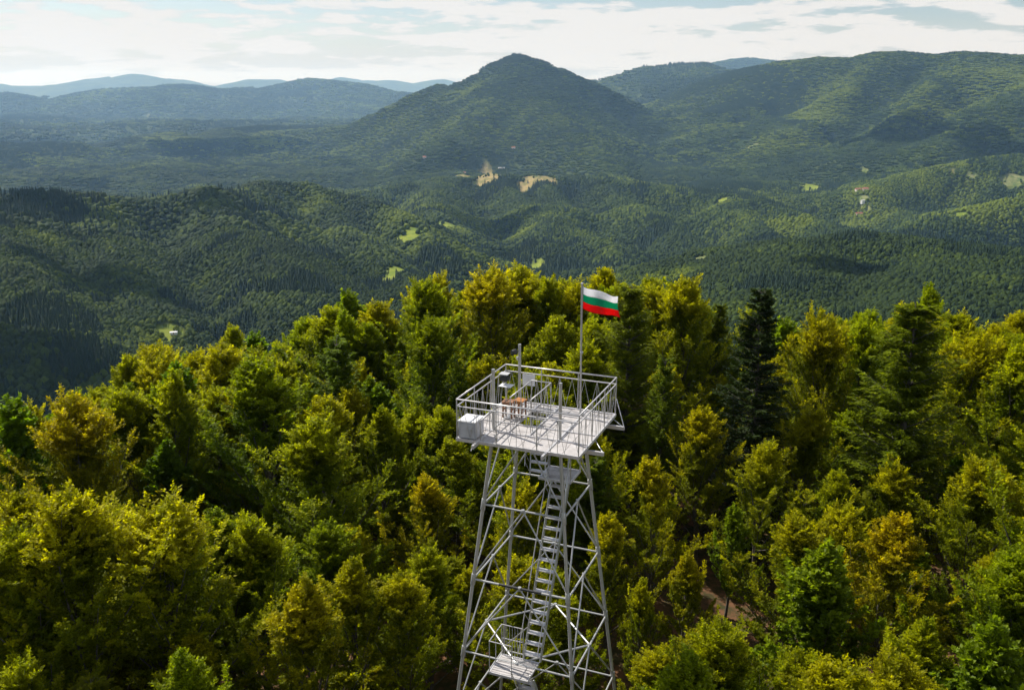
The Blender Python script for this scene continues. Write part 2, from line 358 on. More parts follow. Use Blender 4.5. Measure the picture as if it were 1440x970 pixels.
tanc = mixc(nt, maprange(nt, nb.outputs[0], .35, .65), (0.16, 0.15, 0.05), (0.33, 0.25, 0.11))
plot = mixc(nt, maprange(nt, nb.outputs[0], .35, .65), (0.08, 0.12, 0.03), (0.24, 0.24, 0.10))
fieldc = mixc(nt, av.outputs['Fac'], mixc(nt, ak.outputs['Fac'], grass, tanc), plot)
col = mixc(nt, am.outputs['Fac'], wood, fieldc)
soil = mixc(nt, maprange(nt, ncl.outputs[0], 0.35, 0.62), (0.17, 0.085, 0.045), (0.055, 0.052, 0.022))
col = mixc(nt, an.outputs['Fac'], col, soil)
p = N(nt, 'ShaderNodeBsdfPrincipled', Roughness=0.95); p.inputs['Specular IOR Level'].default_value = 0.1
L(nt, col, p.inputs['Base Color'])
bp = N(nt, 'ShaderNodeBump', Strength=0.9, Distance=14.0)
nd = N(nt, 'ShaderNodeTexNoise', Scale=0.035, Detail=5.0, Roughness=0.65); L(nt, geo.outputs['Position'], nd.inputs['Vector'])
L(nt, M(nt, 'MULTIPLY', nd.outputs[0], M(nt, 'SUBTRACT', 1.0, M(nt, 'MAXIMUM', am.outputs['Fac'], an.outputs['Fac']))), bp.inputs['Height']); L(nt, bp.outputs[0], p.inputs['Normal'])
out_surf(nt, p.outputs[0])
soilw = 1 - sstep(70, 130, np.hypot(verts[:, 0], verts[:, 1]))
pad = lambda a: np.append(a, 0.0)
terr_me = mesh_np('terrain', verts, quads, 4, m, True, {'meadow': pad(fm), 'tan': pad((fk == 2) * 1.0), 'plots': pad((fk == 3) * 1.0), 'soil': soilw})
bm = bmesh.new(); bm.from_mesh(terr_me); bm.verts.ensure_lookup_table()
cv_ = bm.verts[nA * nR]
for i in range(nA): bm.faces.new((bm.verts[(i + 1) % nA], bm.verts[i], cv_))
bm.to_mesh(terr_me); bm.free()
terrain_o = tag(add_obj('terrain', terr_me), kind='structure')

# ------------------------------------------------------------------ far forest (one mass of crowns on the hillsides)
def ico(sub):
    bm = bmesh.new(); bmesh.ops.create_icosphere(bm, subdivisions=sub, radius=1.0)
    v = np.array([p.co[:] for p in bm.verts]); f = np.array([[q.index for q in p.verts] for p in bm.faces]); bm.free()
    return v, f
def n3(v, s, seed):
    return (fbm(v[:, 0] * s + 3.1, v[:, 1] * s + v[:, 2] * s * 0.7, 3, seed) + fbm(v[:, 2] * s + 9.2, v[:, 0] * s * 0.6 - v[:, 1] * s, 3, seed + 5)) * 0.5
def crown_blob(seed, sub=3):
    v, f = ico(sub)
    d = 1 + 0.34 * n3(v, 1.7, seed) + 0.30 * n3(v, 4.6, seed + 50)
    w = v * d[:, None]
    w[:, 2] = np.where(w[:, 2] < 0, w[:, 2] * 0.75, w[:, 2] * 1.12)
    w = w + np.random.default_rng(seed).normal(0, 0.035, w.shape)
    w[:, 2] += 0.55
    return w, f
def conifer_cone(seed, tiers=9, seg=9):
    r_ = np.random.default_rng(seed); V = []; F = []
    for t in range(tiers):
        z0 = 0.25 + 2.9 * (t / tiers); z1 = z0 + 2.9 / tiers * 2.0; rad = 0.82 * (1 - t / tiers) ** 0.85 + 0.05
        b = len(V); a0 = r_.uniform(0, 6.28)
        for s_ in range(seg):
            a = a0 + 2 * math.pi * s_ / seg; rr_ = rad * r_.uniform(0.65, 1.2)
            V.append((rr_ * math.cos(a), rr_ * math.sin(a), z0 + r_.uniform(-.1, .1)))
        V.append((0, 0, z1))
        for s_ in range(seg): F.append((b + s_, b + (s_ + 1) % seg, b + seg))
    return np.array(V), np.array(F)
def clump(seed, n, conif=False):
    r_ = np.random.default_rng(seed); V = []; F = []; o = 0
    for i in range(n):
        v, f = (conifer_cone(seed * 31 + i, 5, 6) if conif else crown_blob(seed * 31 + i, 2))
        s_ = r_.uniform(0.8, 1.25); q = r_.uniform(-3.1, 3.1, 2)
        v = v * s_ * np.array([1, 1, 1.0 if not conif else 0.9]); v[:, 0] += q[0]; v[:, 1] += q[1]
        v[:, 2] -= .45; V.append(v); F.append(f + o); o += len(v)
    return np.vstack(V), np.vstack(F)
def far_leaf(name, dark, mid, light, transl=0.18):
    m, nt = new_mat(name)
    oi = N(nt, 'ShaderNodeObjectInfo'); ti = N(nt, 'ShaderNodeAttribute', attribute_type='INSTANCER', attribute_name='tint')
    t = M(nt, 'ADD', ti.outputs['Fac'], M(nt, 'MULTIPLY', M(nt, 'SUBTRACT', oi.outputs['Random'], 0.5), 0.34))
    c = mixc(nt, maprange(nt, t, 0.0, 0.5, smooth=False), dark, mid); c = mixc(nt, maprange(nt, t, 0.5, 1.0, smooth=False), c, light)
    g = N(nt, 'ShaderNodeNewGeometry'); n = N(nt, 'ShaderNodeTexNoise', Scale=0.9, Detail=4.0, Roughness=0.7); L(nt, g.outputs['Position'], n.inputs['Vector'])
    c = mixc(nt, maprange(nt, n.outputs[0], 0.35, 0.65, 0.0, 0.55), c, tuple(0.55 * q for q in mid))
    b = N(nt, 'ShaderNodeBump', Strength=1.0, Distance=1.2); L(nt, n.outputs[0], b.inputs['Height'])
    p = N(nt, 'ShaderNodeBsdfPrincipled', Roughness=0.8); p.inputs['Specular IOR Level'].default_value = 0.2
    L(nt, c, p.inputs['Base Color']); L(nt, b.outputs[0], p.inputs['Normal'])
    tl = N(nt, 'ShaderNodeBsdfTranslucent'); L(nt, c, tl.inputs[0])
    mx = N(nt, 'ShaderNodeMixShader'); mx.inputs[0].default_value = transl
    L(nt, p.outputs[0], mx.inputs[1]); L(nt, tl.outputs[0], mx.inputs[2]); out_surf(nt, mx.outputs[0]); return m
M_farb = far_leaf('far_broadleaf', (0.020, 0.044, 0.010), (0.070, 0.115, 0.011), (0.22, 0.28, 0.014), 0.3)
M_farc = far_leaf('far_conifer', (0.013, 0.036, 0.018), (0.022, 0.050, 0.019), (0.046, 0.078, 0.02), 0.1)
# patches where the wood is lighter (young beech) or conifer; pixel centre, half width, ratio
LIME = [(440, 288, 55, 1.0), (405, 335, 40, .8), (230, 460, 45, .8), (960, 380, 45, .8), (640, 320, 45, .6), (740, 325, 25, .7), (1220, 290, 45, 1.0), (300, 385, 60, .5), (60, 330, 40, .5), (1300, 255, 90, .4), (1000, 350, 50, .5), (930, 385, 40, .6), (1100, 325, 50, .4), (1380, 290, 80, .4), (560, 300, 50, .6), (830, 400, 60, .3), (470, 330, 60, .4), (1160, 150, 60, .6), (1400, 110, 50, .7), (650, 130, 50, .5)]
PINE = [(435, 395, 46, 1.0), (620, 365, 55, .9), (690, 385, 60, .5), (1205, 330, 34, .5), (120, 490, 70, .7), (1300, 332, 70, .25), (800, 370, 45, .8), (540, 395, 35, .6), (330, 470, 40, .6), (920, 330, 40, .6), (700, 232, 40, .5)]
def patches(lst):
    o = []
    for px, py, hw, asp in lst:
        p, t = hit(px, py); o.append((p[0], p[1], hw * t / FPX, hw * t / FPX * asp * 2.2, math.atan2(p[0], p[1])))
    return o
def patch_val(P, x, y):
    b = np.zeros_like(x)
    for fx, fy, a, c, az in P:
        dx, dy = x - fx, y - fy; u = dx * math.cos(az) - dy * math.sin(az); v = dx * math.sin(az) + dy * math.cos(az)
        b = np.maximum(b, 1 - np.sqrt((u / a) ** 2 + (v / c) ** 2))
    return b
LW, PW = patches(LIME), patches(PINE)
def scatter(r0, r1, sp, half=R(34)):
    X1 = r1 * math.sin(half)
    xs = np.arange(-X1, X1, sp); ys = np.arange(r0 * math.cos(half), r1, sp * 0.9)
    gx, gy = np.meshgrid(xs, ys); gx = gx + (np.arange(len(ys)) % 2)[:, None] * sp * 0.5
    gx = gx.ravel() + rng.uniform(-.42, .42, gx.size) * sp; gy = gy.ravel() + rng.uniform(-.42, .42, gy.size) * sp
    r = np.hypot(gx, gy); k = (r > r0) & (r < r1) & (np.abs(np.arctan2(gx, gy)) < half)
    return gx[k], gy[k]
def stuff(name, label, cat, x, y, scl, tint, models, mat):
    z = ground_z(x, y); n = len(x)
    me = mesh_np(name, np.stack([x, y, z], -1), np.zeros(0, int), 3, None)
    for k, a in (('scl', scl), ('tint', tint), ('rot', rng.uniform(0, 6.283, n))):
        at_ = me.attributes.new(k, 'FLOAT', 'POINT'); at_.data.foreach_set('value', np.asarray(a, np.float32))
    at_ = me.attributes.new('pick', 'INT', 'POINT'); at_.data.foreach_set('value', rng.integers(0, len(models), n).astype(np.int32))
    o = tag(add_obj(name, me), label, cat, kind='stuff')
    ng = bpy.data.node_groups.new(name, 'GeometryNodeTree')
    ng.interface.new_socket('Geometry', in_out='INPUT', socket_type='NodeSocketGeometry'); ng.interface.new_socket('Geometry', in_out='OUTPUT', socket_type='NodeSocketGeometry')
    gi = ng.nodes.new('NodeGroupInput'); go = ng.nodes.new('NodeGroupOutput'); jn = ng.nodes.new('GeometryNodeJoinGeometry')
    def named(k, dt='FLOAT'):
        q = ng.nodes.new('GeometryNodeInputNamedAttribute'); q.data_type = dt; q.inputs[0].default_value = k; return q.outputs[0]
    pk = named('pick', 'INT'); sc = named('scl'); ro = named('rot')
    cr = ng.nodes.new('ShaderNodeCombineXYZ'); ng.links.new(ro, cr.inputs[2])
    for i, (v, f) in enumerate(models):
        t = bpy.data.objects.new(name + '_model', mesh_np(name + '_model', v, f, 3, mat, True))
        oi = ng.nodes.new('GeometryNodeObjectInfo'); oi.inputs[0].default_value = t; oi.inputs['As Instance'].default_value = True
        cmp = ng.nodes.new('FunctionNodeCompare'); cmp.data_type = 'INT'; cmp.operation = 'EQUAL'
        ints = [s for s in cmp.inputs if s.type == 'INT']; ng.links.new(pk, ints[0]); ints[1].default_value = i
        ip = ng.nodes.new('GeometryNodeInstanceOnPoints')
        ng.links.new(gi.outputs[0], ip.inputs['Points']); ng.links.new(cmp.outputs[0], ip.inputs['Selection']); ng.links.new(oi.outputs['Geometry'], ip.inputs['Instance'])
        ng.links.new(cr.outputs[0], ip.inputs['Rotation']); ng.links.new(sc, ip.inputs['Scale']); ng.links.new(ip.outputs[0], jn.inputs[0])
    ng.links.new(jn.outputs[0], go.inputs[0])
    md = o.modifiers.new('forest', 'NODES'); md.node_group = ng
    return o
def forest_band(r0, r1, sp, size, models_b, models_c, nb_, nc_, lb, lc, cat, lamp):
    x, y = scatter(r0, r1, sp)
    fmk, _ = field_mask(x, y)
    keep = (fmk < 0.3) | (rng.uniform(0, 1, len(x)) < 0.07) if sp < 12 else fmk < .3
    x, y = x[keep], y[keep]
    lim = patch_val(LW, x, y); pin = patch_val(PW, x, y) + 0.5 * fbm(x / 60, y / 60, 3, 61)
    big = fbm(x / lamp, y / lamp, 4, 51)
    pine_n = fbm(x / (lamp * .8), y / (lamp * .8), 3, 58)
    con = ((pin > 0.22) | (pine_n > 0.34)) & (lim < 0.25)
    con &= rng.uniform(0, 1, len(x)) < 0.9
    con |= (rng.uniform(0, 1, len(x)) < 0.05 + 0.12 * (pine_n > 0.1)) & (lim < 0.2)
    t = 0.34 + 0.62 * big + 0.40 * fbm(x / (lamp * .22), y / (lamp * .22), 3, 52) + 0.85 * np.clip(lim + 0.25 * fbm(x / 45, y / 45, 2, 63), 0, 1) + rng.normal(0, .13, len(x))
    st = lamp * .3; sxw = x + .5 * st * fbm(x / st, y / st, 2, 91); syw = y + .5 * st * fbm(x / st, y / st, 2, 92)
    stand = hash2(np.floor(sxw / st), np.floor(syw / (st * 1.4)), 93) - .5
    t = np.clip(t + .42 * stand - .22 * ((x > 150) & (np.hypot(x, y) < 1250)), 0.02, 1)
    s = size * rng.uniform(0.72, 1.28, len(x)) * (1 + .35 * (hash2(np.floor(sxw / st), np.floor(syw / (st * 1.4)), 95) - .5))
    stuff(nb_, lb, cat, x[~con], y[~con], s[~con], t[~con], models_b, M_farb)
    stuff(nc_, lc, cat, x[con], y[con], s[con] * 0.85, np.clip(0.4 + 0.4 * big[con], 0, 1), models_c, M_farc)
blobs = [crown_blob(s_) for s_ in (1, 2, 3, 4)]; cones = [conifer_cone(s_) for s_ in (1, 2, 3)]
forest_band(140, 1250, 4.6, 2.75, blobs, cones, 'near_hillside_forest', 'near_hillside_conifers', 'broadleaf forest covering the hills just below the tower hill', 'dark conifer stands on the hills just below the tower hill', 'forest', 260)
forest_band(1250, 3200, 7.0, 4.1, [crown_blob(s_, 2) for s_ in (5, 6, 7)], cones, 'valley_forest', 'valley_conifers', 'broadleaf forest over the middle ridges and valley', 'dark conifer stands on the middle ridges and valley', 'forest', 420)
forest_band(3200, 6300, 16.5, 3.0, [clump(s_, 15) for s_ in (1, 2, 3, 11)], [clump(s_, 13, True) for s_ in (4, 5)], 'mountain_forest', 'mountain_conifers', 'blue-green broadleaf forest over the cone-shaped peak and far ridges', 'dark conifer stands on the cone-shaped peak and far ridges', 'forest', 800)
forest_band(6300, 13500, 42, 6.5, [clump(s_, 9) for s_ in (6, 7)], [clump(s_, 9, True) for s_ in (8, 9)], 'distant_forest', 'distant_conifers', 'hazy blue forest on the distant ridge beyond the plain', 'hazy dark conifer patches on the distant ridge beyond the plain', 'forest', 1500)

# ------------------------------------------------------------------ fair-weather clouds drifting over the hills; their shadows lie on the slopes
M_cloud = simple_mat('cloud', (0.9, 0.9, 0.9), 1.0, 0, 0.02, 0.01)
def cloud(px, py, wx, wy, seed, label, alt=1150.0):
    g, t = hit(px, py); c_ = np.array(g) + np.array(sun_dir) * (alt / math.sin(SUN_EL))
    r_ = np.random.default_rng(seed); V = []; F = []; o = 0; bv, bf = ico(2)
    for i in range(46):
        a = r_.uniform(0, 6.28); q = min(abs(r_.normal(0, .42)), .72)
        rad = r_.uniform(.17, .32) * max(.5, 1 - .5 * q)
        v = bv * (1 + .25 * n3(bv, 2.2, seed + i))[:, None] * np.array([wx * rad, wy * rad, min(wx, wy) * rad * .55])
        v = v + np.array([math.cos(a) * q * wx, math.sin(a) * q * wy, min(wx, wy) * .12 * r_.uniform(0, 1)])
        V.append(v); F.append(bf + o); o += len(v)
    o = add_obj('cloud', mesh_np('cloud', np.vstack(V), np.vstack(F), 3, M_cloud, True)); o.location = c_
    return tag(o, label, 'cloud')
cloud(305, 283, 85, 80, 1, 'small cloud shading the rounded top of the near wooded hill')
cloud(90, 292, 130, 75, 2, 'cloud shading the crest of the near wooded hill at its far end')
cloud(150, 405, 85, 70, 3, 'cloud shading the middle of the near wooded slope')
cloud(40, 500, 110, 85, 4, 'cloud shading the foot of the near wooded slope')
cloud(1190, 378, 58, 62, 5, 'smallest cloud, shading the wooded hill behind the black-green spruce')
cloud(1255, 178, 330, 300, 6, 'broad cloud shading the face of the long high ridge')
cloud(1410, 215, 260, 220, 7, 'cloud shading the lower spur of the long high ridge')
cloud(330, 205, 500, 420, 8, 'wide cloud shading the wooded plain before the cone-shaped peak')
cloud(700, 330, 150, 110, 9, 'cloud shading the conifer slope below the mown clearings')

# ------------------------------------------------------------------ the hazy air over the valleys
zt = float(TZg.max()) + 45; zb = float(TZg.min()) - 1.0; HB = 28500.0
hv = np.array([(sx * HB, sy * HB, z_) for z_ in (zb, zt) for sy in (-1, 1) for sx in (-1, 1)])
hf = np.array([(0, 2, 3, 1), (4, 5, 7, 6), (0, 1, 5, 4), (2, 6, 7, 3), (0, 4, 6, 2), (1, 3, 7, 5)])
m, nt = new_mat('hazy_air')
pv = N(nt, 'ShaderNodeVolumePrincipled'); pv.inputs['Color'].default_value = (0.36, 0.62, 1.0, 1); pv.inputs['Absorption Color'].default_value = (1, 1, 1, 1); pv.inputs['Density'].default_value = 4.2e-5; pv.inputs['Anisotropy'].default_value = 0.25
o_ = N(nt, 'ShaderNodeOutputMaterial'); L(nt, pv.outputs[0], o_.inputs['Volume'])
tag(add_obj('haze', mesh_np('haze', hv, hf, 4, m)), 'pale blue haze filling the air over valleys and ridges', 'haze', kind='stuff')

# ------------------------------------------------------------------ trees of the hilltop (each one: trunk + crown)
def unit(v): return v / np.maximum(np.linalg.norm(v, axis=-1, keepdims=True), 1e-9)
def tubes(paths, radii, seg=5):
    """paths: list of (n,3); radii: list of (n,)"""
    V = []; F = []; o = 0
    for P, r_ in zip(paths, radii):
        n = len(P); T = unit(np.gradient(P, axis=0))
        ref = np.where(np.abs(T[:, 2:3]) > 0.9, np.array([[1., 0, 0]]), np.array([[0, 0, 1.]]))
        A = unit(np.cross(T, ref)); B = np.cross(T, A)
        a = np.linspace(0, 2 * np.pi, seg, endpoint=False)
        ring = P[:, None, :] + r_[:, None, None] * (np.cos(a)[None, :, None] * A[:, None, :] + np.sin(a)[None, :, None] * B[:, None, :])
        V.append(ring.reshape(-1, 3))
        i = np.arange(n - 1)[:, None] * seg; j = np.arange(seg)[None, :]; j2 = (j + 1) % seg
        F.append((np.stack([i + j, i + j2, i + seg + j2, i + seg + j], -1).reshape(-1, 4)) + o); o += n * seg
    return np.vstack(V), np.vstack(F)
def leaves_mesh(name, base, d, nrm, ln, wd, lv, tip, mat, fold=0.18):
    """one folded rhombic leaf (two triangles) per row"""
    d = unit(d); s_ = unit(np.cross(nrm, d)); nn = np.cross(d, s_)
    b = base; t = base + d * ln[:, None]; mid = base + d * (0.45 * ln)[:, None] + nn * (fold * wd)[:, None]
    l = mid + s_ * (0.5 * wd)[:, None]; r_ = mid - s_ * (0.5 * wd)[:, None]
    V = np.stack([b, r_, t, l], 1).reshape(-1, 3); n = len(b)
    k = np.arange(n)[:, None] * 4
    F = np.concatenate([k + np.array([[0, 1, 2]]), k + np.array([[0, 2, 3]])], 1).reshape(-1, 3)
    return mesh_np(name, V, F, 3, mat, False, {'lv': np.repeat(lv, 4), 'tip': np.repeat(tip, 4)})
def broad_tree(seed, H=10.0, Rc=2.9, limbs=36, nsec=11, nspr=10, nleaf=13, leaf=0.112, ratio=0.6, mat=None, upsw=0.55, flat=0.85, base_t=0.10, blunt=0.66):
    r_ = np.random.default_rng(seed)
    bend = r_.normal(0, 0.25, 2)
    def trunk(h): t = h / H; return np.stack([bend[0] * np.sin(t * 3), bend[1] * np.sin(t * 2.4), h], -1)
    hs = np.linspace(0, H * 0.93, 12); tp = trunk(hs); paths = [tp]; rad = [0.15 * (1 - hs / H) ** 0.8 + 0.012]
    lobes = r_.uniform(0, 6.28, 4); lamp_ = r_.uniform(0.08, 0.2, 4)
    def envelope(t, az):
        t = np.clip(t, 0.02, 0.985); pk = 0.30 + 0.2 * (1 - blunt)
        w = np.where(t < pk, (t / pk) ** 0.55, ((1 - t) / (1 - pk)) ** (0.62 + 0.35 * (1 - blunt)))
        m_ = 1 + sum(lamp_[i] * np.cos((i + 1) * az + lobes[i] + 2.1 * t * (i % 2)) for i in range(4))
        return Rc * w * m_
    i = np.arange(limbs); h0 = H * base_t
    t0 = base_t + (0.80 - base_t) * (i / limbs) ** 0.85 + r_.uniform(-.02, .02, limbs)
    az = i * 2.39996 + r_.normal(0, .25, limbs)
    rise = 0.10 + (0.20 + 0.18 * t0) * r_.uniform(0.6, 1.4, limbs)
    te = np.minimum(t0 + rise, 0.985)
    tt = np.clip((te * H - h0) / (H - h0), 0.02, 0.985)
    re = envelope(tt, az) * r_.uniform(0.58, 1.30, limbs)
    S = trunk(t0 * H); E = trunk(te * H) + np.stack([np.cos(az) * re, np.sin(az) * re, np.zeros(limbs)], -1)
    E[:, 2] += r_.uniform(-.2, .45, limbs)
    mid = S * 0.45 + E * 0.55; mid[:, 2] -= (1 - upsw) * 0.25 * re; mid += r_.normal(0, .12, mid.shape)
    # leader shoots
    nl = 5; az2 = r_.uniform(0, 6.28, nl); S2 = trunk(np.full(nl, H * .78)); E2 = trunk(np.full(nl, H * 0.9)); E2[:, :2] += np.stack([np.cos(az2), np.sin(az2)], -1) * (Rc * .20); E2[:, 2] = H * r_.uniform(.86, .95, nl); E2[0] = trunk(np.array([H * 1.0]))[0]; E2[0, 2] = H
    S = np.vstack([S, S2]); E = np.vstack([E, E2]); mid = np.vstack([mid, (S2 + E2) / 2])
    nlb = len(S)
    def bez(u, k):
        u = u[..., None]; return S[k] * (1 - u) ** 2 + 2 * mid[k] * u * (1 - u) + E[k] * u ** 2
    def tan(u, k):
        u = u[..., None]; return unit(2 * (1 - u) * (mid[k] - S[k]) + 2 * u * (E[k] - mid[k]))
    us = np.linspace(0, 1, 6)
    for k in range(nlb):
        P = bez(us, np.full(6, k)); paths.append(P); rad.append(np.linspace(0.045, 0.008, 6))
    # secondaries
    k = np.repeat(np.arange(nlb), nsec); u = np.tile(np.linspace(0.22, 1.0, nsec), nlb) + r_.uniform(-.03, .03, nlb * nsec); u = np.clip(u, .15, 1)
    n2 = len(k); B = bez(u, k); T = tan(u, k)
    up = np.array([0, 0, 1.0]); lat = unit(np.cross(T, up)); sgn = np.where(np.arange(n2) % 2 == 0, 1.0, -1.0) * r_.uniform(.5, 1.15, n2)
    sgn[u > .97] *= 0.15
    D = unit(T * 0.72 + lat * (sgn * 0.75)[:, None] + up * r_.uniform(.05, .25 + upsw * .8, n2)[:, None] + r_.normal(0, .2, (n2, 3)))
    Ls = Rc * (0.20 + 0.22 * (1 - u)) * r_.uniform(.6, 1.4, n2)
    for q in range(0, n2, 3):
        P = np.stack([B[q], B[q] + D[q] * Ls[q] * .5, B[q] + D[q] * Ls[q]]); paths.append(P); rad.append(np.array([.012, .008, .004]))
    # sprays
    k3 = np.repeat(np.arange(n2), nspr); v = np.tile(np.linspace(0.15, 1.0, nspr), n2); n3_ = len(k3)
    B3 = B[k3] + D[k3] * (Ls[k3] * v)[:, None]; lat3 = unit(np.cross(D[k3], up)); s3 = np.where(np.arange(n3_) % 2 == 0, 1.0, -1.0) * r_.uniform(.4, 1.1, n3_)
    s3[v > .97] *= .15
    D3 = unit(D[k3] * 0.95 + lat3 * (s3 * .75)[:, None] + up * r_.uniform(-.05, .4, n3_)[:, None] + r_.normal(0, .14, (n3_, 3)))
    L3 = r_.uniform(.22, .42, n3_) * (Rc / 2.9) * (1.15 - .5 * v)
    cen = np.stack([np.zeros(n3_), np.zeros(n3_), np.full(n3_, H * .5)], -1)
    outw = unit((B3 - cen) * np.array([1, 1, .5]))
    N3 = unit(up * flat + outw * (1 - flat) * 1.6 + r_.normal(0, .26, (n3_, 3)))
    # leaves
    k4 = np.repeat(np.arange(n3_), nleaf); w = np.tile(np.linspace(0.08, 1.0, nleaf), n3_); n4 = len(k4)
    droop = -0.10 * w ** 2
    B4 = B3[k4] + D3[k4] * (L3[k4] * w)[:, None]; B4[:, 2] += droop * L3[k4]
    sd4 = np.where(np.arange(n4) % 2 == 0, 1.0, -1.0); sd4[w > .98] = .1
    S4 = unit(np.cross(N3[k4], D3[k4]))
    D4 = unit(D3[k4] * .55 + S4 * (sd4 * r_.uniform(.5, 1, n4))[:, None] + r_.normal(0, .22, (n4, 3)))
    Nn = unit(N3[k4] + r_.normal(0, .30, (n4, 3)))
    ln = leaf * r_.uniform(.7, 1.25, n4); wd = ln * ratio * r_.uniform(.85, 1.15, n4)
    B4 = B4 + r_.normal(0, .02, B4.shape)
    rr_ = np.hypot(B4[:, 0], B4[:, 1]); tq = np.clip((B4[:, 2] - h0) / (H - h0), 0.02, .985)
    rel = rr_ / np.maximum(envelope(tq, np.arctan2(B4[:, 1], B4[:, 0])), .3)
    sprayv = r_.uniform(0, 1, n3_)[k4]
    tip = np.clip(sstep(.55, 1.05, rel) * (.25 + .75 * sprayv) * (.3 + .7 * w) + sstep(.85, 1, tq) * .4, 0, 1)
    lv = np.clip(.5 + r_.normal(0, .22, n4) + (r_.uniform(-.25, .25, n2))[k3][k4], 0, 1)
    nm = 'crown'
    cr = leaves_mesh(nm, B4, D4, Nn, ln, wd, lv, tip, mat)
    tv, tf = tubes(paths, rad); tm = mesh_np('trunk', tv, tf, 4, M_bark, True)
    return tm, cr, H
def conifer_tree(seed, H=14.0, Rb=2.3, whorls=30, per=8, droop=0.28, taper=0.9, ndl=0.16, dens=15, mat=None, gap=0.0):
    r_ = np.random.default_rng(seed); paths = []; rad = []
    hs = np.linspace(0, H, 14); tp = np.stack([.08 * np.sin(hs * .5), .08 * np.cos(hs * .4), hs], -1); paths.append(tp); rad.append(.17 * (1 - hs / H) + .01)
    n = whorls * per; w = np.repeat(np.arange(whorls), per); t = (w + r_.uniform(-.35, .35, n)) / whorls; t = np.clip(t, 0, .995)
    z = H * (.08 + .91 * t); az = r_.uniform(0, 6.283, n)
    lobe = 1 + .16 * np.cos(2 * az + seed) + .12 * np.cos(3 * az + 2 * seed)
    Ln = (Rb * (1 - t) ** taper + .16) * r_.uniform(.62, 1.18, n) * lobe
    if gap: Ln *= np.where(r_.uniform(0, 1, n) < gap, .45, 1)
    D = np.stack([np.cos(az), np.sin(az), np.zeros(n)], -1)
    elev = .55 * t - droop + r_.normal(0, .08, n)
    O = np.stack([np.zeros(n), np.zeros(n), z], -1)
    def bp(k, u): return O[k] + D[k] * (Ln[k] * u)[:, None] + np.array([0, 0, 1.]) * (Ln[k] * (elev[k] * u + .22 * u ** 2.2))[:, None]
    us = np.linspace(0, 1, 4)
    for k in range(n):
        paths.append(bp(np.full(4, k), us)); rad.append(np.linspace(.022, .004, 4))
    # side twigs
    m = dens; k = np.repeat(np.arange(n), m); u = np.tile(np.linspace(.12, 1, m), n); q = len(k)
    B = bp(k, u); lat = np.stack([-D[k][:, 1], D[k][:, 0], np.zeros(q)], -1); sg = np.where(np.arange(q) % 2 == 0, 1., -1.) * r_.uniform(.5, 1, q); sg[u > .98] *= .1
    T = unit(D[k] * .75 + lat * (sg * .8)[:, None] + np.array([0, 0, 1.]) * r_.uniform(-.35, .18, q)[:, None])
    Lt = (.12 + .30 * Ln[k] * (1 - u * .7) * .55) * r_.uniform(.7, 1.25, q)
    g = 7; k5 = np.repeat(np.arange(q), g); v = np.tile(np.linspace(.05, 1, g), q); n5 = len(k5)
    B5 = B[k5] + T[k5] * (Lt[k5] * v)[:, None]; lt5 = unit(np.cross(T[k5], np.array([0, 0, 1.]))); s5 = np.where(np.arange(n5) % 2 == 0, 1., -1.) * r_.uniform(.4, 1, n5)
    D5 = unit(T[k5] * .8 + lt5 * (s5 * .7)[:, None] + r_.normal(0, .22, (n5, 3)))
    Nn = unit(np.array([0, 0, 1.]) + r_.normal(0, .4, (n5, 3)))
    ln = ndl * r_.uniform(.7, 1.35, n5); wd = ln * .34
    tip = np.clip(u[k5] * .8 * r_.uniform(.2, 1, q)[k5], 0, 1); lv = np.clip(.5 + r_.normal(0, .2, n5) + r_.uniform(-.2, .2, n)[k][k5], 0, 1)
    cr = leaves_mesh('crown', B5, D5, Nn, ln, wd, lv, tip, mat)
    tv, tf = tubes(paths, rad, 4); tm = mesh_np('trunk', tv, tf, 4, M_bark, True)
    return tm, cr, H
BEECH = [broad_tree(11, 10, 3.4, 30, mat=M_beech), broad_tree(12, 10, 3.7, 34, mat=M_beech, upsw=.75, blunt=.92), broad_tree(13, 10, 3.2, 27, mat=M_beech, upsw=.9, flat=.75),
         broad_tree(14, 10, 3.9, 34, mat=M_beech, blunt=1.0), broad_tree(15, 10, 3.5, 30, mat=M_beech, upsw=.7, base_t=.14, blunt=.6), broad_tree(16, 10, 3.0, 26, mat=M_beech, upsw=1.0, flat=.7, blunt=.7)]
MAPLE = [broad_tree(21, 10, 3.0, 30, 11, 6, 10, .19, .8, M_maple, .4, .7, .15, .7), broad_tree(22, 10, 2.7, 30, 11, 6, 10, .17, .75, M_maple, .6, .6, .15, .8)]
SPRUCE = [conifer_tree(31, 14, 2.3, 40, 9, .25, .85, .17, 16, M_conif), conifer_tree(32, 14, 2.0, 36, 9, .2, mat=M_conif)]
LARCH = [conifer_tree(33, 13, 2.3, 40, 9, -.15, .72, .18, 15, M_larch, gap=.15), conifer_tree(34, 12, 2.0, 34, 9, -.2, .65, .18, 14, M_larch, gap=.15)]
KIND = {'beech': BEECH, 'maple': MAPLE, 'spruce': SPRUCE, 'larch': LARCH}
def pixel(x, y, z):
    z = z - ZC; d = y * cP - z * sP; u = y * sP + z * cP
    return 720 + FPX * x / d, 485 - FPX * u / d
NTREE = 0
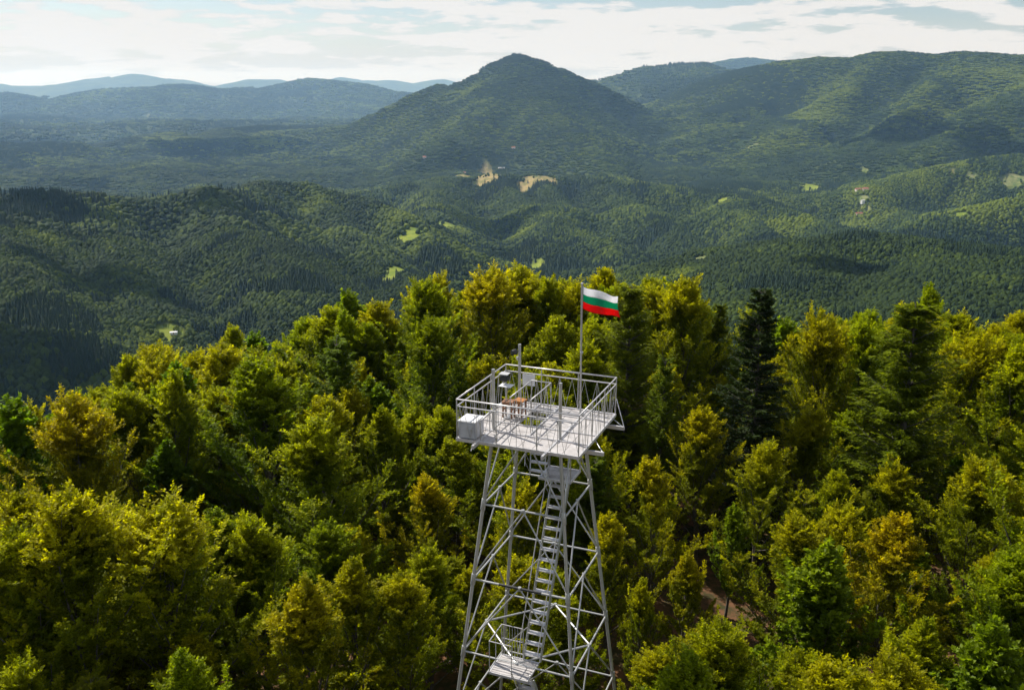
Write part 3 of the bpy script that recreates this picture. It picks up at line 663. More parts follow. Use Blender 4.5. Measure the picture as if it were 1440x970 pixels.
def plant(kind, x, y, h, color, label, group=None, var=None, wide=1.0, name=None):
    global NTREE
    NTREE += 1
    ms = KIND[kind]; tm, cr, H = ms[(NTREE if var is None else var) % len(ms)]
    gz = float(ground_z(x, y))
    o = empty(name or {'beech': 'beech_tree', 'maple': 'maple_tree', 'spruce': 'spruce_tree', 'larch': 'larch_tree'}[kind], (x, y, gz - 0.1), random.uniform(0, 6.28))
    s_ = h / H; w = s_ * wide
    for nm, me in (('trunk', tm), ('crown', cr)):
        p = bpy.data.objects.new(nm, me); C.objects.link(p); p.parent = o
        p.scale = (w, w, s_); p.color = (*color, 1)
    tag(o, label, 'tree', group)
    return o
TREES = []                      # (x, y, crown radius) already taken
def plant_px(kind, px, py, d, h, color, label, group=None, var=None, wide=1.0):
    """key tree: its top is seen at (px, py), at horizontal distance d"""
    p = at(px, py, d); gz = float(ground_z(p[0], p[1]))
    h = max(3.5, p[2] - gz) if h is None else h
    TREES.append((p[0], p[1], 0.30 * h * wide if kind in ('beech', 'maple') else 0.17 * h * wide, h, kind))
    return plant(kind, p[0], p[1], h, color, label, group, var, wide)
GOLD, OLIVE, GREEN, LIMEC, DARK = (1.28, 1.02, .8), (1.0, 1.0, 1.0), (.72, 1.0, 1.1), (.85, 1.15, 1.2), (.6, .72, .9)
KEY = [
    ('spruce', 1072, 398, 48, (.32, .42, .5), 'tall black-green spruce rising alone above the beech canopy', 0, 1.05),
    ('larch', 1290, 422, 46, (1.25, 1.3, .5), 'broad dark green conifer, tallest crown in the wood, with pale shoots on top', 0, 1.3),
    ('larch', 888, 398, 50, (1.5, 1.45, .7), 'slender light green conifer with pointed top just beside the flag', 0, 1.1),
    ('larch', 1014, 424, 64, (1.1, 1.15, .6), 'small pointed conifer between the flag and the black-green spruce', 1, .8),
    ('larch', 936, 500, 47, (1.2, 1.3, .6), 'young slim green conifer among beeches behind the platform', 1, .8),
    ('spruce', 1036, 490, 55, (1.1, 1.2, .6), 'slim olive conifer close in front of the black-green spruce', 1, .8),
    ('maple', 232, 645, 47, (.62, .75, .6), 'dark green bushy young tree with a black hollow below its crown', 0, 1.1),
    ('beech', 962, 415, 57, (1.0, .98, .9), 'olive beech with spreading crown behind the flagpole', 1, 1.0),
    ('beech', 1150, 468, 54, (.95, .9, .8), 'dome-shaped olive beech beside the black-green spruce', 3, 1.0),
    ('beech', 1215, 470, 56, (.85, 1.0, .9), 'green beech between the dome-shaped beech and the broad conifer', 0, .9),
    ('beech', 100, 590, 48, (1.12, .97, .6), 'orange-tinged beech with rounded crown on the sloping edge of the wood', 3, 1.1),
    ('maple', 20, 585, 52, (.95, 1.1, .7), 'bright green broadleaf tree beside the orange-tinged beech', 1, 1.1),
    ('beech', 430, 842, 27, (1.1, 1.0, .8), 'golden-brown small-leaved beech with pointed leader in front of a dark gap', 5, 1.15),
    ('beech', 965, 795, 33, (1.1, 1.0, .8), 'golden upright beech beside the tower with bare red soil at its foot', 5, .95),
    ('maple', 1170, 800, 30.5, (1.1, 1.08, .9), 'light green broad-leaved tree with large glinting leaves', 0, 1.1),
    ('maple', 1030, 722, 40, (1.15, 1.15, .8), 'small lime green leafy tree between two golden beeches', 1, .9),
    ('beech', 1285, 752, 33.5, (1.2, 1.0, .8), 'olive-gold beech with a sharp leader and dark hollow under its crown', 2, 1.15),
    ('beech', 1385, 672, 40, (1.05, 1.02, .8), 'wide olive beech with feathery layered branches', 1, 1.15),
    ('maple', 1350, 655, 47, (.85, 1.12, .6), 'vivid green leafy tree peeping out behind the wide olive beech', 1, .9),
    ('beech', 990, 590, 45, (1.12, 1.02, .6), 'golden yellow beech crown just past the corner of the platform', 0, 1.1),
    ('beech', 1080, 640, 42, (.95, .95, .8), 'olive beech with dark shaded side behind the lime green tree', 4, 1.1),
    ('beech', 600, 415, 60, (.82, .95, .9), 'dark olive beech on the crest of the wood with feathered top', 1, 1.1),
    ('beech', 690, 402, 60, (1.2, 1.08, .8), 'yellow-green beech on the crest left of the flag', 3, 1.2),
    ('beech', 610, 470, 50, (.6, .72, .8), 'shadowy dark beech just behind the cabinet corner of the platform', 1, 1.15),
    ('beech', 460, 580, 44, (1.08, 1.06, .6), 'bright yellow-green beech with layered sprays on the open slope', 0, 1.2),
    ('beech', 900, 660, 37, (1.1, 1.0, .8), 'olive-yellow beech close to the tower under the platform corner', 2, 1.0),
    ('beech', 860, 740, 34, (1.1, 1.02, .7), 'golden-green beech showing through the tower lattice near its legs', 0, .9),
    ('beech', 735, 700, 36, (1.08, 1.02, .7), 'yellow-green beech seen behind the stair ladder of the tower', 3, .9),
    ('beech', 905, 830, 31.5, (1.0, 1.0, .7), 'small olive beech between the tower legs and the golden upright beech', 5, .8),
    ('beech', 600, 690, 38, (1.2, 1.02, .7), 'golden-green beech rising beside the tower under the cabinet', 4, 1.1),
    ('beech', 440, 615, 39, (.95, 1.02, .9), 'large green beech with deep shadow on its near side', 1, 1.25),
]
for kind, px, py, d, colr, lab, var, wide in KEY:
    plant_px(kind, px, py, d, None, colr, lab, None, var, wide)
LOOK = {('beech', 0): 'olive-green beech', ('beech', 1): 'yellow-gold beech', ('beech', 2): 'deep green beech',
        ('maple', 0): 'light green broadleaf tree', ('larch', 0): 'young green conifer'}
def size_word(h): return 'tall ' if h > 10.4 else ('low ' if h < 8.0 else 'medium-height ')
def zone(x, y):
    if math.hypot(x - TXW, y - TYW) < 11: return 'standing close around the foot of the watchtower'
    if math.hypot(x, y) > EDGE - 11:
        if x < -19: return 'on the wood crest that slopes away past the orange-tinged beech'
        if x < -3: return 'on the wood crest behind the cabinet side of the platform'
        if x < 11: return 'on the wood crest behind the flagpole'
        return 'on the wood crest around the black-green spruce'
    if x < -12: return 'on the side of the wood where the platform cabinet stands'
    if x > 14: return 'on the side of the wood with the broad conifer'
    return 'in the middle of the wood between tower and crest'
TXW, TYW, TH = 0.771, 24.65, -0.387
gxs = np.arange(-75, 76, 3.0); gys = np.arange(12, 74, 2.9)
cand = [(x + random.uniform(-1.1, 1.1) + (j % 2) * 1.65, y + random.uniform(-1.1, 1.1)) for j, y in enumerate(gys) for x in gxs]
for x, y in cand:
    r = math.hypot(x, y); az = math.atan2(x, y)
    if r > EDGE + 5 or r < 15 or abs(az) > R(36): continue
    if math.hypot(x - TXW, y - TYW) < 4.4: continue
    if abs(x - TXW * y / TYW) < 0.165 * y and y < TYW: continue          # open ground in front of the tower
    h = random.gauss(TREE_H - 0.3, 1.1) * (0.82 if r < 30 else 1.0)
    if any(math.hypot(x - a, y - b) < 0.45 * c + 1.2 for a, b, c, hh, kd in TREES): continue
    gz = float(ground_z(x, y))
    # do not stand in front of a key tree nearer than it and higher than its middle
    ppx, ppy = pixel(x, y, gz + h)
    lim = np.interp(ppx, SKX, SKY_) + random.uniform(-14, 16)
    while ppy < lim and h > 4: h -= 0.3; ppx, ppy = pixel(x, y, gz + h)
    if h <= 5.5: continue
    for a, b, c, hh, kd in TREES[:len(KEY)]:
        rk = math.hypot(a, b)
        if rk > r + 1:
            kx, ky = pixel(a, b, float(ground_z(a, b)) + hh); wpx = c * FPX / rk
            cut = ky + {'spruce': .80, 'larch': .6}.get(kd, 0.42) * hh * FPX / rk
            while abs(ppx - kx) < wpx * 0.8 + (0.26 * h * FPX / r if kd in ('spruce', 'larch') else 30) and ppy < cut and h > 4.2: h -= 0.3; ppx, ppy = pixel(x, y, gz + h)
    if h < 4.3: continue
    q = random.random()
    if q < .06: kind, ci, colr = 'larch', 0, (random.uniform(1.0, 1.4), random.uniform(1.1, 1.35), .6)
    elif q < .15: kind, ci, colr = 'maple', 0, (random.uniform(.85, 1.05), random.uniform(.92, 1.1), .7)
    else:
        kind = 'beech'; ci = random.choice((0, 0, 1, 1, 2)); w_ = random.uniform(.88, 1.12)
        colr = [(.90, .97, .8), (1.05, 1.02, .7), (.72, .88, .8)][ci]; colr = tuple(c_ * w_ for c_ in colr)
    plant(kind, x, y, h, colr, size_word(h) + LOOK[(kind, ci)] + ' ' + zone(x, y), size_word(h) + LOOK[(kind, ci)] + ' trees ' + zone(x, y), None, random.uniform(1.0, 1.3))
print('near trees', NTREE)

# ------------------------------------------------------------------ the watchtower
DZ = 15.0
tower = empty('watchtower', (TXW, TYW, 0.0), TH)
tag(tower, 'tall grey steel lattice watchtower with square railed platform on top', 'watchtower')
def unit_cyl(mat, seg=10):
    a = np.linspace(0, 2 * np.pi, seg, endpoint=False)
    V = np.vstack([np.stack([np.cos(a), np.sin(a), np.zeros(seg)], -1), np.stack([np.cos(a), np.sin(a), np.ones(seg)], -1)])
    me = bpy.data.meshes.new('bar')
    F = [(i, (i + 1) % seg, seg + (i + 1) % seg, seg + i) for i in range(seg)] + [tuple(range(seg))[::-1], tuple(range(seg, 2 * seg))]
    me.from_pydata(V.tolist(), [], F); me.materials.append(mat)
    for p_ in me.polygons[:seg]: p_.use_smooth = True
    return me
def unit_box(mat, bev=0.04):
    bm = bmesh.new(); bmesh.ops.create_cube(bm, size=1.0); bmesh.ops.translate(bm, verts=bm.verts[:], vec=(0, 0, .5))
    if bev: bmesh.ops.bevel(bm, geom=bm.edges[:], offset=bev, segments=1, affect='EDGES')
    me = bpy.data.meshes.new('block'); bm.to_mesh(me); bm.free(); me.materials.append(mat); return me
_cy, _bx = {}, {}
def bar(name, A, B, r, parent, mat=None, box=False, h=None, bake=False):
    """straight member from A to B (tower coordinates); round of radius r, or box r wide and h deep"""
    mat = mat or M_steel
    key = mat.name
    if box:
        if key not in _bx: _bx[key] = unit_box(mat)
        me = _bx[key]
    else:
        if key not in _cy: _cy[key] = unit_cyl(mat)
        me = _cy[key]
    A, B = Vector(A), Vector(B); d = B - A; ln = d.length
    up = Vector((0, 0, 1)); zq_ = d.normalized()
    xq = up.cross(zq_)
    if xq.length < 1e-3: xq = Vector((1, 0, 0))
    xq.normalize(); yq = zq_.cross(xq)
    rot = Matrix((xq, yq, zq_)).transposed().to_4x4()
    mw = Matrix.Translation(A) @ rot @ Matrix.Diagonal((r, (h if h else r), ln, 1))
    if bake: me = me.copy(); me.transform(mw); mw = Matrix.Identity(4)      # a part that carries sub-parts keeps an unscaled frame
    o = bpy.data.objects.new(name, me); C.objects.link(o); o.parent = parent
    o.matrix_local = mw
    return o
def block(name, x0, x1, y0, y1, z0, z1, mat, parent, bev=0.02):
    bm = bmesh.new(); bmesh.ops.create_cube(bm, size=1.0)
    for v in bm.verts: v.co = Vector(((x0 + x1) / 2 + v.co.x * (x1 - x0), (y0 + y1) / 2 + v.co.y * (y1 - y0), (z0 + z1) / 2 + v.co.z * (z1 - z0)))
    b_ = min(bev, .3 * min(x1 - x0, y1 - y0, z1 - z0))
    if b_ > 0: bmesh.ops.bevel(bm, geom=bm.edges[:], offset=b_, segments=2, affect='EDGES')
    me = bpy.data.meshes.new(name); bm.to_mesh(me); bm.free(); me.materials.append(mat)
    o = bpy.data.objects.new(name, me); C.objects.link(o)
    if parent: o.parent = parent
    return o
S0, KT = 0.991, 0.103
def hs(z): return S0 + KT * max(0, DZ - z)
CN = {'NL': (-1, -1), 'NR': (1, -1), 'FR': (1, 1), 'FL': (-1, 1)}
def node(c, z): a, b = CN[c]; q = hs(z); return Vector((a * q, b * q, z))
LEV = [DZ - 2.247 - 2.33 * i for i in range(6)]
tops = {'NL': DZ + 1.78, 'FL': DZ + 1.98, 'NR': DZ + 1.62, 'FR': DZ + .12}
for c in CN:
    leg = bar('leg', node(c, -0.35), node(c, DZ), 0.051, tower)
    a, b = CN[c]
    bar('post_extension', (a * S0, b * S0, DZ - .02), (a * S0, b * S0, tops[c]), 0.046, tower)
    for z in LEV: bar('node_sleeve', node(c, z - .17), node(c, z + .17), 0.070, tower)
    block('footing', a * hs(0) - .3, a * hs(0) + .3, b * hs(0) - .3, b * hs(0) + .3, -.5, .1, M_plaster, tower)
FACES = [('NL', 'NR'), ('NR', 'FR'), ('FR', 'FL'), ('FL', 'NL')]
for fi, (a, b) in enumerate(FACES):
    zs_ = [DZ - .12] + LEV
    for i, z in enumerate(LEV):
        A, B = node(a, z), node(b, z); dn = (B - A).normalized()
        if i == 1 and fi == 0:
            # one member of this frame is a black pipe over part of its length
            A1 = A + dn * .07; B1 = B - dn * .07
            bar('horizontal_beam', A1, A1.lerp(B1, .27), 0.033, tower); q = bar('black_pipe', A1.lerp(B1, .27), A1.lerp(B1, .74), 0.040, tower, M_black); bar('horizontal_beam', A1.lerp(B1, .74), B1, 0.033, tower)
        else: bar('horizontal_beam', A + dn * .07, B - dn * .07, 0.030, tower)
    for i in range(len(zs_) - 1):
        Mp = (node(a, zs_[i]) + node(b, zs_[i])) / 2
        for c in (a, b):
            E_ = node(c, zs_[i + 1] + .12); dd = (E_ - Mp).normalized()
            bar('diagonal_brace', Mp + dd * .03, E_ - dd * .05, 0.024, tower)
        bar('gusset', Mp - Vector((0, 0, .06)), Mp + Vector((0, 0, .05)), 0.05, tower)
mids = [(node(a, LEV[2]) + node(b, LEV[2])) / 2 for a, b in FACES]
for i in range(4): bar('plan_brace', mids[i], mids[(i + 1) % 4], 0.032, tower)

# platform
X0, X1, Y0, Y1 = -1.66, 1.89, -2.05, 1.49
HX0, HX1, HY0, HY1 = -0.50, 0.11, -0.40, 0.76
bm = bmesh.new()
def bmbox(bm, x0, x1, y0, y1, z0, z1):
    r_ = bmesh.ops.create_cube(bm, size=1.0)['verts']
    for v in r_: v.co = Vector(((x0 + x1) / 2 + v.co.x * (x1 - x0), (y0 + y1) / 2 + v.co.y * (y1 - y0), (z0 + z1) / 2 + v.co.z * (z1 - z0)))
for q in ((X0, X1, Y0, Y0 + .05, DZ - .055, DZ + .03), (X0, X1, Y1 - .05, Y1, DZ - .055, DZ + .03), (X0, X0 + .05, Y0 + .052, Y1 - .052, DZ - .055, DZ + .028), (X1 - .05, X1, Y0 + .052, Y1 - .052, DZ - .055, DZ + .028)): bmbox(bm, *q)
me = bpy.data.meshes.new('platform'); bm.to_mesh(me); bm.free(); me.materials.append(M_rail)
plat = add_obj('platform', me, tower)
# plates laid between the beams
xs_ = [X0 + .055, -1.06, HX0 - .03, HX1 + .03, 0.93, X1 - .055]; ys_ = [Y0 + .055, -1.15, HY0 - .03, HY1 + .03, Y1 - .055]
for i in range(len(xs_) - 1):
    for j in range(len(ys_) - 1):
        if i == 2 and j == 2: continue
        sub = 2 if (xs_[i + 1] - xs_[i]) > .7 else 1
        for k in range(sub):
            xa = xs_[i] + (xs_[i + 1] - xs_[i]) * k / sub; xb = xs_[i] + (xs_[i + 1] - xs_[i]) * (k + 1) / sub
            o = block('deck_plate', xa + .004, xb - .004, ys_[j] + .004, ys_[j + 1] - .004, DZ - .03, DZ + random.uniform(-.003, .004), M_deck, plat, .004)
for x in (-1.02, 0.97): bar('deck_beam', (x, Y0 - .32, DZ - .035), (x, Y1 + .1, DZ - .035), .065, plat, M_rail, True, .11)
for y in (-1.12, 0.95): bar('deck_beam', (X0 - .06, y, DZ - .19), (X1 + .40, y, DZ - .19), .07, plat, M_rail, True, .11)
for x in (HX0 - .015, HX1 + .015): bar('trimmer', (x, -1.12, DZ + .002), (x, Y1 - .06, DZ + .002), .05, plat, M_rail, True, .07)
for y in (-1.15, HY0 - .015, HY1 + .015): bar('trimmer', (X0 + .06, y, DZ + .004), (X1 - .06, y, DZ + .004), .045, plat, M_rail, True, .06)
for (p0, p1) in (((X1, 1.2, DZ - .05), (X1 + .38, .95, DZ - .17)), ((X1, -.6, DZ - .05), (X1 + .38, -1.12, DZ - .17)), ((X0 + .5, Y0, DZ - .08), (-1.02, Y0 - .40, DZ - .10)), ((X1, 1.45, DZ + .5), (X1 + .38, .95, DZ - .13))):
    bar('outrigger', p0, p1, .014, plat)
RZ = 1.15
def railing(P, Q, npost, seed, rods=True):
    r_ = random.Random(seed); P, Q = Vector(P), Vector(Q); d = Q - P; ln = d.length; dn = d / ln
    top = bar('railing', P + Vector((0, 0, RZ)), Q + Vector((0, 0, RZ)), .021, tower, M_rail, bake=True)
    def sub(name, A, B, r, mat=M_steel):
        o = bar(name, A, B, r, top, mat); return o
    sub('mid_rail', P + Vector((0, 0, RZ - .20)), Q + Vector((0, 0, RZ - .20)), .018, M_rail)
    for i in range(npost + 1):
        a = P + d * (i / npost)
        if i < npost: sub('rail_post', a + Vector((0, 0, .03)), a + Vector((0, 0, RZ - .02)), .017)
    zt_, zb_ = Vector((0, 0, RZ - .21)), Vector((0, 0, .03))
    n = npost
    for i in range(n):
        a, b = P + d * (i / n), P + d * ((i + 1) / n)
        for k in range(3):
            u0 = a.lerp(b, (k + .5) / 3); off = dn * (ln / n / 6 * 1.02)
            sub('infill_rod', u0 + zt_, u0 - off + zb_, .006); sub('infill_rod', u0 + zt_, u0 + off + zb_, .006)
        sub('infill_rod', a.lerp(b, .5) + zt_, a.lerp(b, .5) + zb_, .0085)
    return top
cor = [(X0 + .025, Y0 + .025, DZ), (X1 - .025, Y0 + .025, DZ), (X1 - .025, Y1 - .025, DZ), (X0 + .025, Y1 - .025, DZ)]
railing(cor[0], cor[1], 3, 1); railing(cor[1], cor[2], 3, 2); railing(cor[2], cor[3], 3, 3); railing(cor[3], cor[0], 3, 4)
# rail round the hatch and the low rail beside the cabinet
for A, B in (((HX0, HY1 - .05, DZ), (HX0, -0.98, DZ)), ((HX1, HY1 - .05, DZ), (HX1, -0.98, DZ)), ((HX0, HY1 - .05, DZ), (HX1, HY1 - .05, DZ))):
    A, B = Vector(A), Vector(B)
    hr = bar('hatch_rail', A + Vector((0, 0, 1.0)), B + Vector((0, 0, 1.0)), .018, tower, M_rail, bake=True)
    for t_ in ((0, .5, .98) if (A - B).length > 1 else ()):
        q = bar('rail_post', A.lerp(B, t_) + Vector((0, 0, .03)), A.lerp(B, t_) + Vector((0, 0, .99)), .014, hr)
    for t_ in (.25, .75):
        for s_ in (-.16, .16):
            q = bar('infill_rod', A.lerp(B, t_) + Vector((0, 0, .98)), A.lerp(B, t_ + s_) + Vector((0, 0, .03)), .0075, hr)
lr = bar('low_rail', (-.93, Y0 + .05, DZ + .62), (-.98, -.75, DZ + .62), .016, tower, M_rail, bake=True)
for y in (Y0 + .06, -1.35, -.76):
    q = bar('rail_post', (-.95, y, DZ + .03), (-.95, y, DZ + .62), .014, lr)

# stairs
def flight(A, B, w, n, hand=True, name='stair_flight'):
    """A bottom, B top; treads w wide along local x"""
    A, B = Vector(A), Vector(B); hx = Vector((w / 2, 0, 0))
    st = bar(name, A - hx, B - hx, .03, tower, M_steel, True, .10, bake=True)
    def sub(o): return o
    sub(bar('stringer', A + hx, B + hx, .03, st, M_steel, True, .10))
    for i in range(n):
        p = A.lerp(B, (i + .6) / n)
        sub(bar('tread', p - hx + Vector((.016, 0, 0)), p + hx - Vector((.016, 0, 0)), .17, st, M_rail, True, .03))
    if hand:
        off = Vector((0, -.34, .42))
        for s_ in (-1, 1):
            a, b = A + hx * s_ * 1.12 + off, B + hx * s_ * 1.12 + off
            sub(bar('handrail', a, b, .014, st, M_rail))
            for i in range(7):
                t_ = (i + .5) / 7; sub(bar('baluster', (A + hx * s_ * 1.12).lerp(B + hx * s_ * 1.12, t_), a.lerp(b, t_), .0085, st))
    return st
def landing(x0, x1, y0, y1, z, nb):
    bm = bmesh.new()
    for q in ((x0, x1, y0, y0 + .04, z - .07, z), (x0, x1, y1 - .04, y1, z - .07, z), (x0, x0 + .04, y0 + .042, y1 - .042, z - .07, z - .002), (x1 - .04, x1, y0 + .042, y1 - .042, z - .07, z - .002)): bmbox(bm, *q)
    me = bpy.data.meshes.new('landing'); bm.to_mesh(me); bm.free(); me.materials.append(M_rail)
    o = add_obj('landing', me, tower)
    for i in range(nb):
        a = y0 + .05 + (y1 - y0 - .1) * i / nb; b = y0 + .05 + (y1 - y0 - .1) * (i + 1) / nb
        block('floor_slat', x0 + .045, x1 - .045, a + .010, b - .006, z - .03, z - .004 + random.uniform(-.004, .003), M_deck, o, .004)
    return o
LZ2, LZ1 = DZ - 1.7, DZ - 6.9
landing(0.0, 1.0, 0.0, 0.95, LZ2, 7)
landing(-.60, .60, -2.36, -1.40, LZ1, 8)
flight((.02, .0, LZ2 + .02), (-.20, .70, DZ - .06), .56, 7, True)
flight((.38, -1.42, LZ1 + .03), (.70, -.05, LZ2 - .03), .52, 17)
flight((1.15, -1.35, 4.6), (.45, -2.20, LZ1 - .05), .52, 13)
for A, B in (((-.58, -1.42, LZ1 + 1.0), (.10, -1.42, LZ1 + 1.0)), ((-.58, -1.42, LZ1 + .55), (.10, -1.42, LZ1 + .55)), ((-.58, -1.42, LZ1 + 1.0), (-.58, -2.34, LZ1 + 1.0)), ((-.58, -2.34, LZ1 + 1.0), (.1, -2.34, LZ1 + 1.0))):
    bar('landing_rail', A, B, .013, tower, M_rail)
for x, y in ((-.58, -1.42), (-.58, -2.34), (.10, -1.42), (.1, -2.34), (-.58, -1.88)): bar('landing_post', (x, y, LZ1), (x, y, LZ1 + 1.0), .013, tower)
for i in range(8): bar('landing_baluster', (-.5 + i * .085, -1.42, LZ1), (-.5 + i * .085, -1.42, LZ1 + .98), .007, tower)
for x, y in ((0.02, .93), (.98, .93), (.98, .02)): bar('hanger', (x, y, LZ2), (x, y, DZ - .12), .016, tower)
for y in (.02, .93): bar('landing_rail', (.98, .02, LZ2 + .9) if y < .5 else (.02, .93, LZ2 + .9), (.98, .93, LZ2 + .9), .013, tower, M_rail)

# things on the platform
def on_tower(o): o.matrix_world = Matrix.Translation((TXW, TYW, 0)) @ Matrix.Rotation(TH, 4, 'Z') @ o.matrix_world; return o
def spot(name, x, y, z, rz=0.0):
    w = Matrix.Rotation(TH, 3, 'Z') @ Vector((x, y, 0)); return empty(name, (TXW + w.x, TYW + w.y, z), TH + rz)
cab = spot('metal_cabinet', -1.36, -1.70, DZ + .006)
tag(cab, 'pale grey metal box cabinet standing in a corner of the railed platform', 'cabinet')
block('body', -.26, .26, -.29, .29, .03, .48, M_box, cab, .012); block('lid', -.275, .275, -.305, .305, .482, .53, M_white, cab, .012)
block('door', -.235, .235, -.304, -.293, .06, .45, M_box, cab, .004); block('handle', .13, .17, -.325, -.305, .22, .32, M_steel, cab, .004)
for sx in (-.2, .2):
    for sy in (-.22, .22): block('foot', sx - .03, sx + .03, sy - .03, sy + .03, 0, .03, M_steel, cab, .003)
def stool(x, y, h, w, mat, label, rz):
    s_ = spot('wooden_stool', x, y, DZ + .006, rz); tag(s_, label, 'stool')
    for i in range(3): block('seat_plank', -w / 2, w / 2, -w / 2 + i * w / 3 + .004, -w / 2 + (i + 1) * w / 3 - .004, h - .035, h, mat, s_, .006)
    for sx in (-1, 1):
        for sy in (-1, 1): block('leg', sx * (w / 2 - .04) - .022, sx * (w / 2 - .04) + .022, sy * (w / 2 - .04) - .022, sy * (w / 2 - .04) + .022, 0, h - .036, M_wood2, s_, .004)
        block('rail', sx * (w / 2 - .04) - .012, sx * (w / 2 - .04) + .012, -w / 2 + .065, w / 2 - .065, h * .45, h * .45 + .05, M_wood2, s_, .003)
    for sy in (-1, 1): block('apron', -w / 2 + .065, w / 2 - .065, sy * (w / 2 - .04) - .012, sy * (w / 2 - .04) + .012, h - .11, h - .04, mat, s_, .003)
stool(-.98, .10, .50, .34, M_wood2, 'brown wooden stool with dark legs beside the platform hatch', .1)
stool(-.68, .26, .52, .32, M_wood, 'bright orange wooden stool next to the brown one on the platform', -.15)
tb = spot('instrument_stand', -1.02, 0.02, DZ + .006); tag(tb, 'white square instrument table on a thin post with a dark unit above', 'instrument')
bar('post', (0, 0, 0), (0, 0, .97), .02, tb, M_steel); bar('base_plate', (0, 0, 0), (0, 0, .012), .13, tb, M_steel)
block('tray', -.19, .19, -.15, .15, .972, .992, M_white, tb, .004); bar('mast', (-.13, .1, .993), (-.13, .1, 1.30), .010, tb, M_steel)
block('dark_unit', -.21, .03, -.02, .20, 1.10, 1.25, M_dark, tb, .02); block('sun_shield', -.23, .05, -.04, .22, 1.302, 1.318, M_rail, tb, .003)
sg = spot('notice_board', -.86, Y1 - .075, DZ); tag(sg, 'blank off-white board hung on the far railing of the platform', 'board')
block('panel', -.20, .20, -.012, .012, .58, .93, M_white, sg, .004)
for x in (-.14, .14): bar('hanger', (x, .012, .9), (x, .035, .96), .006, sg, M_steel)
fl = spot('floodlight', -.991, .991, DZ); tag(fl, 'small black round floodlight clamped to the top of a steel post', 'light')
bar('housing', (-.07, -.10, 1.78), (-.15, -.22, 1.76), .075, fl, M_dark); bar('rim', (-.148, -.217, 1.7605), (-.156, -.229, 1.7585), .082, fl, M_black); bar('lens', (-.1563, -.2295, 1.7584), (-.158, -.232, 1.758), .060, fl, M_glass); bar('bracket', (0, 0, 1.78), (-.07, -.10, 1.78), .014, fl, M_dark)
bar('junction_box', (-.055, -.04, 1.5), (-.055, -.04, 1.6), .03, fl, M_rail)

# flag on its pole, strapped to a tower post
FT = 3.93
fp = spot('flagpole', .93, 1.0, DZ, 0); tag(fp, 'thin grey flagpole flying a white, green and red striped flag', 'flag')
bar('pole', (0, 0, .02), (-.03, 0, FT), .028, fp, M_steel); bar('finial', (-.03, 0, FT), (-.03, 0, FT + .05), .036, fp, M_rail)
for z in (.06, 1.9): bar('clamp', (0, 0, z), (0, 0, z + .06), .045, fp, M_steel)
FWD, FHT = 1.12, 0.66
fdir = Matrix.Rotation(-TH + R(6), 3, 'Z') @ Vector((1, 0, 0)); fnrm = Vector((-fdir.y, fdir.x, 0))
nu, nv = 44, 24
flag_pts = np.zeros((nv + 1, nu + 1, 3))
for j in range(nv + 1):
    for i in range(nu + 1):
        u, v = i / nu, j / nv
        sag = -.50 * u + .17 * u * u - .03 * math.sin(u * 7 + v)
        wv = .12 * u ** .7 * math.sin(u * 8.2 - v * 1.6 + .4) + .035 * u * math.sin(u * 17 + v * 4) + .02 * math.sin(u * 5 + v * 6) * u
        p_ = fdir * (u * FWD * (.93 - .02 * math.sin(v * 3)) + .05 * u * (1 - v) * 1.4) + fnrm * wv + Vector((0, 0, sag - (1 - v) * FHT * (1 - .05 * u)))
        p_ += Vector((-.03 + .028, 0, FT - .03)); flag_pts[j, i] = p_
def stripe(name, j0, j1, mat, parent):
    G = flag_pts[j0:j1 + 1]; h_, w_ = G.shape[:2]; V = G.reshape(-1, 3); id_ = np.arange(h_ * w_).reshape(h_, w_)
    F = np.stack([id_[:-1, :-1], id_[:-1, 1:], id_[1:, 1:], id_[1:, :-1]], -1).reshape(-1, 4)
    o = add_obj(name, mesh_np(name, V, F, 4, mat, True), parent); sm_ = o.modifiers.new('thick', 'SOLIDIFY'); sm_.thickness = .003; sm_.offset = 0; return o
hem = bar('flag', (-.002, 0, FT - .04 - FHT), (-.002, 0, FT - .03), .010, fp, M_fw, bake=True)
for nm, j0, j1, mt in (('white_stripe', 16, 24, M_fw), ('green_stripe', 8, 16, M_fg), ('red_stripe', 0, 8, M_fr)):
    stripe(nm, j0, j1, mt, hem)

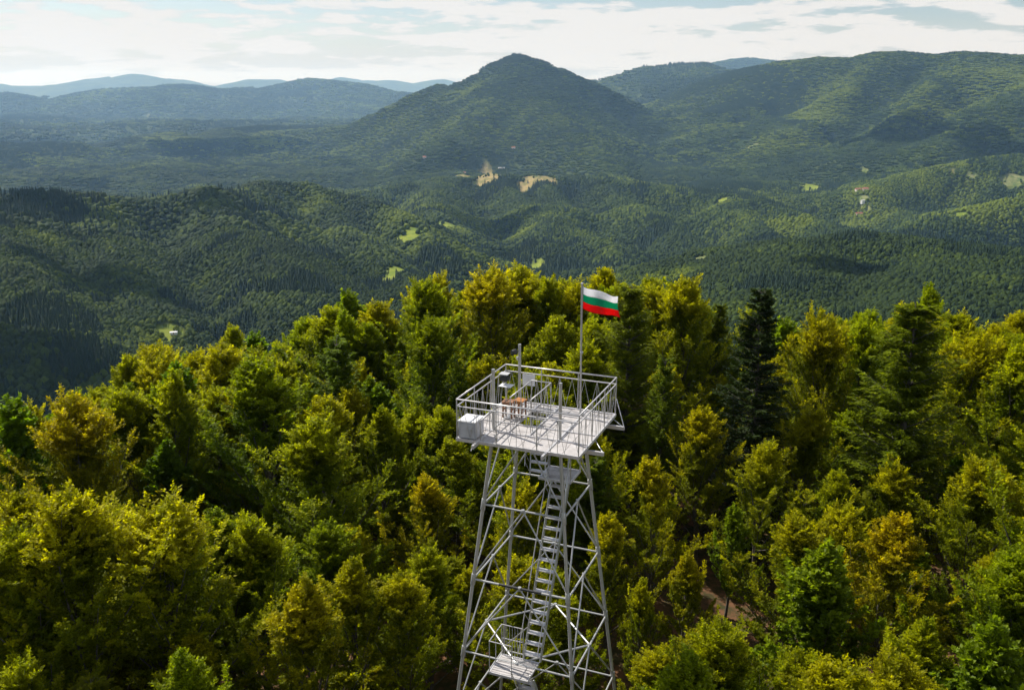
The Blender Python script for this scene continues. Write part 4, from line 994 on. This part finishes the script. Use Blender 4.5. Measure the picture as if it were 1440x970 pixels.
# ------------------------------------------------------------------ houses in the valleys
def house(px, py, w, d, h, rot, roofm, label, flat=False, wallm=None):
    g, t = hit(px, py); e = empty('house', (g[0], g[1], float(ground_z(g[0], g[1])) - .5), rot); tag(e, label, 'house')
    wallm = wallm or M_plaster
    block('wall', -w / 2, w / 2, -d / 2, d / 2, 0, h, wallm, e, .05)
    rh = d * (.14 if flat else .38); ov = .5
    V = np.array([(-w / 2 - ov, -d / 2 - ov, h - .15), (w / 2 + ov, -d / 2 - ov, h - .15), (w / 2 + ov, d / 2 + ov, h - .15), (-w / 2 - ov, d / 2 + ov, h - .15), (-w / 2 - ov, 0, h + rh), (w / 2 + ov, 0, h + rh)])
    me = bpy.data.meshes.new('roof'); me.from_pydata(V.tolist(), [], [(0, 1, 5, 4), (2, 3, 4, 5), (3, 0, 4), (1, 2, 5), (3, 2, 1, 0)]); me.materials.append(roofm); rf = add_obj('roof', me, e)
    block('chimney', w * .2, w * .2 + .6, -.3 + d * .15, .3 + d * .15, h + rh * .4, h + rh + .7, M_plaster, rf, .03)
    block('door', -.5, .5, -d / 2 - .06, -d / 2 - .01, .5, 2.6, M_wood2, e, .01)
    for k in range(max(1, int(w // 5))):
        x = -w / 2 + (k + .5) * w / max(1, int(w // 5))
        if abs(x) > 1.4: block('window', x - .6, x + .6, -d / 2 - .06, -d / 2 - .01, 1.6, 2.9, M_glass, e, .01)
house(886, 409, 13, 9, 5.5, .25, M_rooftile, 'red-roofed house in the valley just past the flag')
house(722, 209, 15, 11, 8, .1, M_rooftile, 'lone orange-roofed house on the lower slope of the cone-shaped peak')
house(597, 222, 12, 10, 7, -.2, M_rooftile, 'lone pink-roofed house in the dark forest below the cone-shaped peak')
house(705, 236, 26, 10, 5, .05, M_roofgrey, 'long white-roofed farm shed above the tan fields', True)
house(1207, 268, 17, 10, 7, .15, M_rooftile, 'wide pink-roofed house at the head of the valley village')
house(1217, 267, 15, 10, 7, -.1, M_rooftile, 'pink-roofed house next to the wide one in the valley village')
house(1213, 286, 9, 8, 11, .3, M_roofgrey, 'tall narrow whitewashed house in the valley village', True, M_white)
house(1208, 301, 18, 9, 5, .1, M_rooftile, 'long low house at the lower end of the valley village')
house(244, 464, 6, 4, 2.6, .2, M_roofgrey, 'tiny white shed at the edge of the small green clearing', True, M_white)
house(653, 243, 9, 8, 5, .4, M_rooftile, 'small house hidden in trees beside the tan fields')
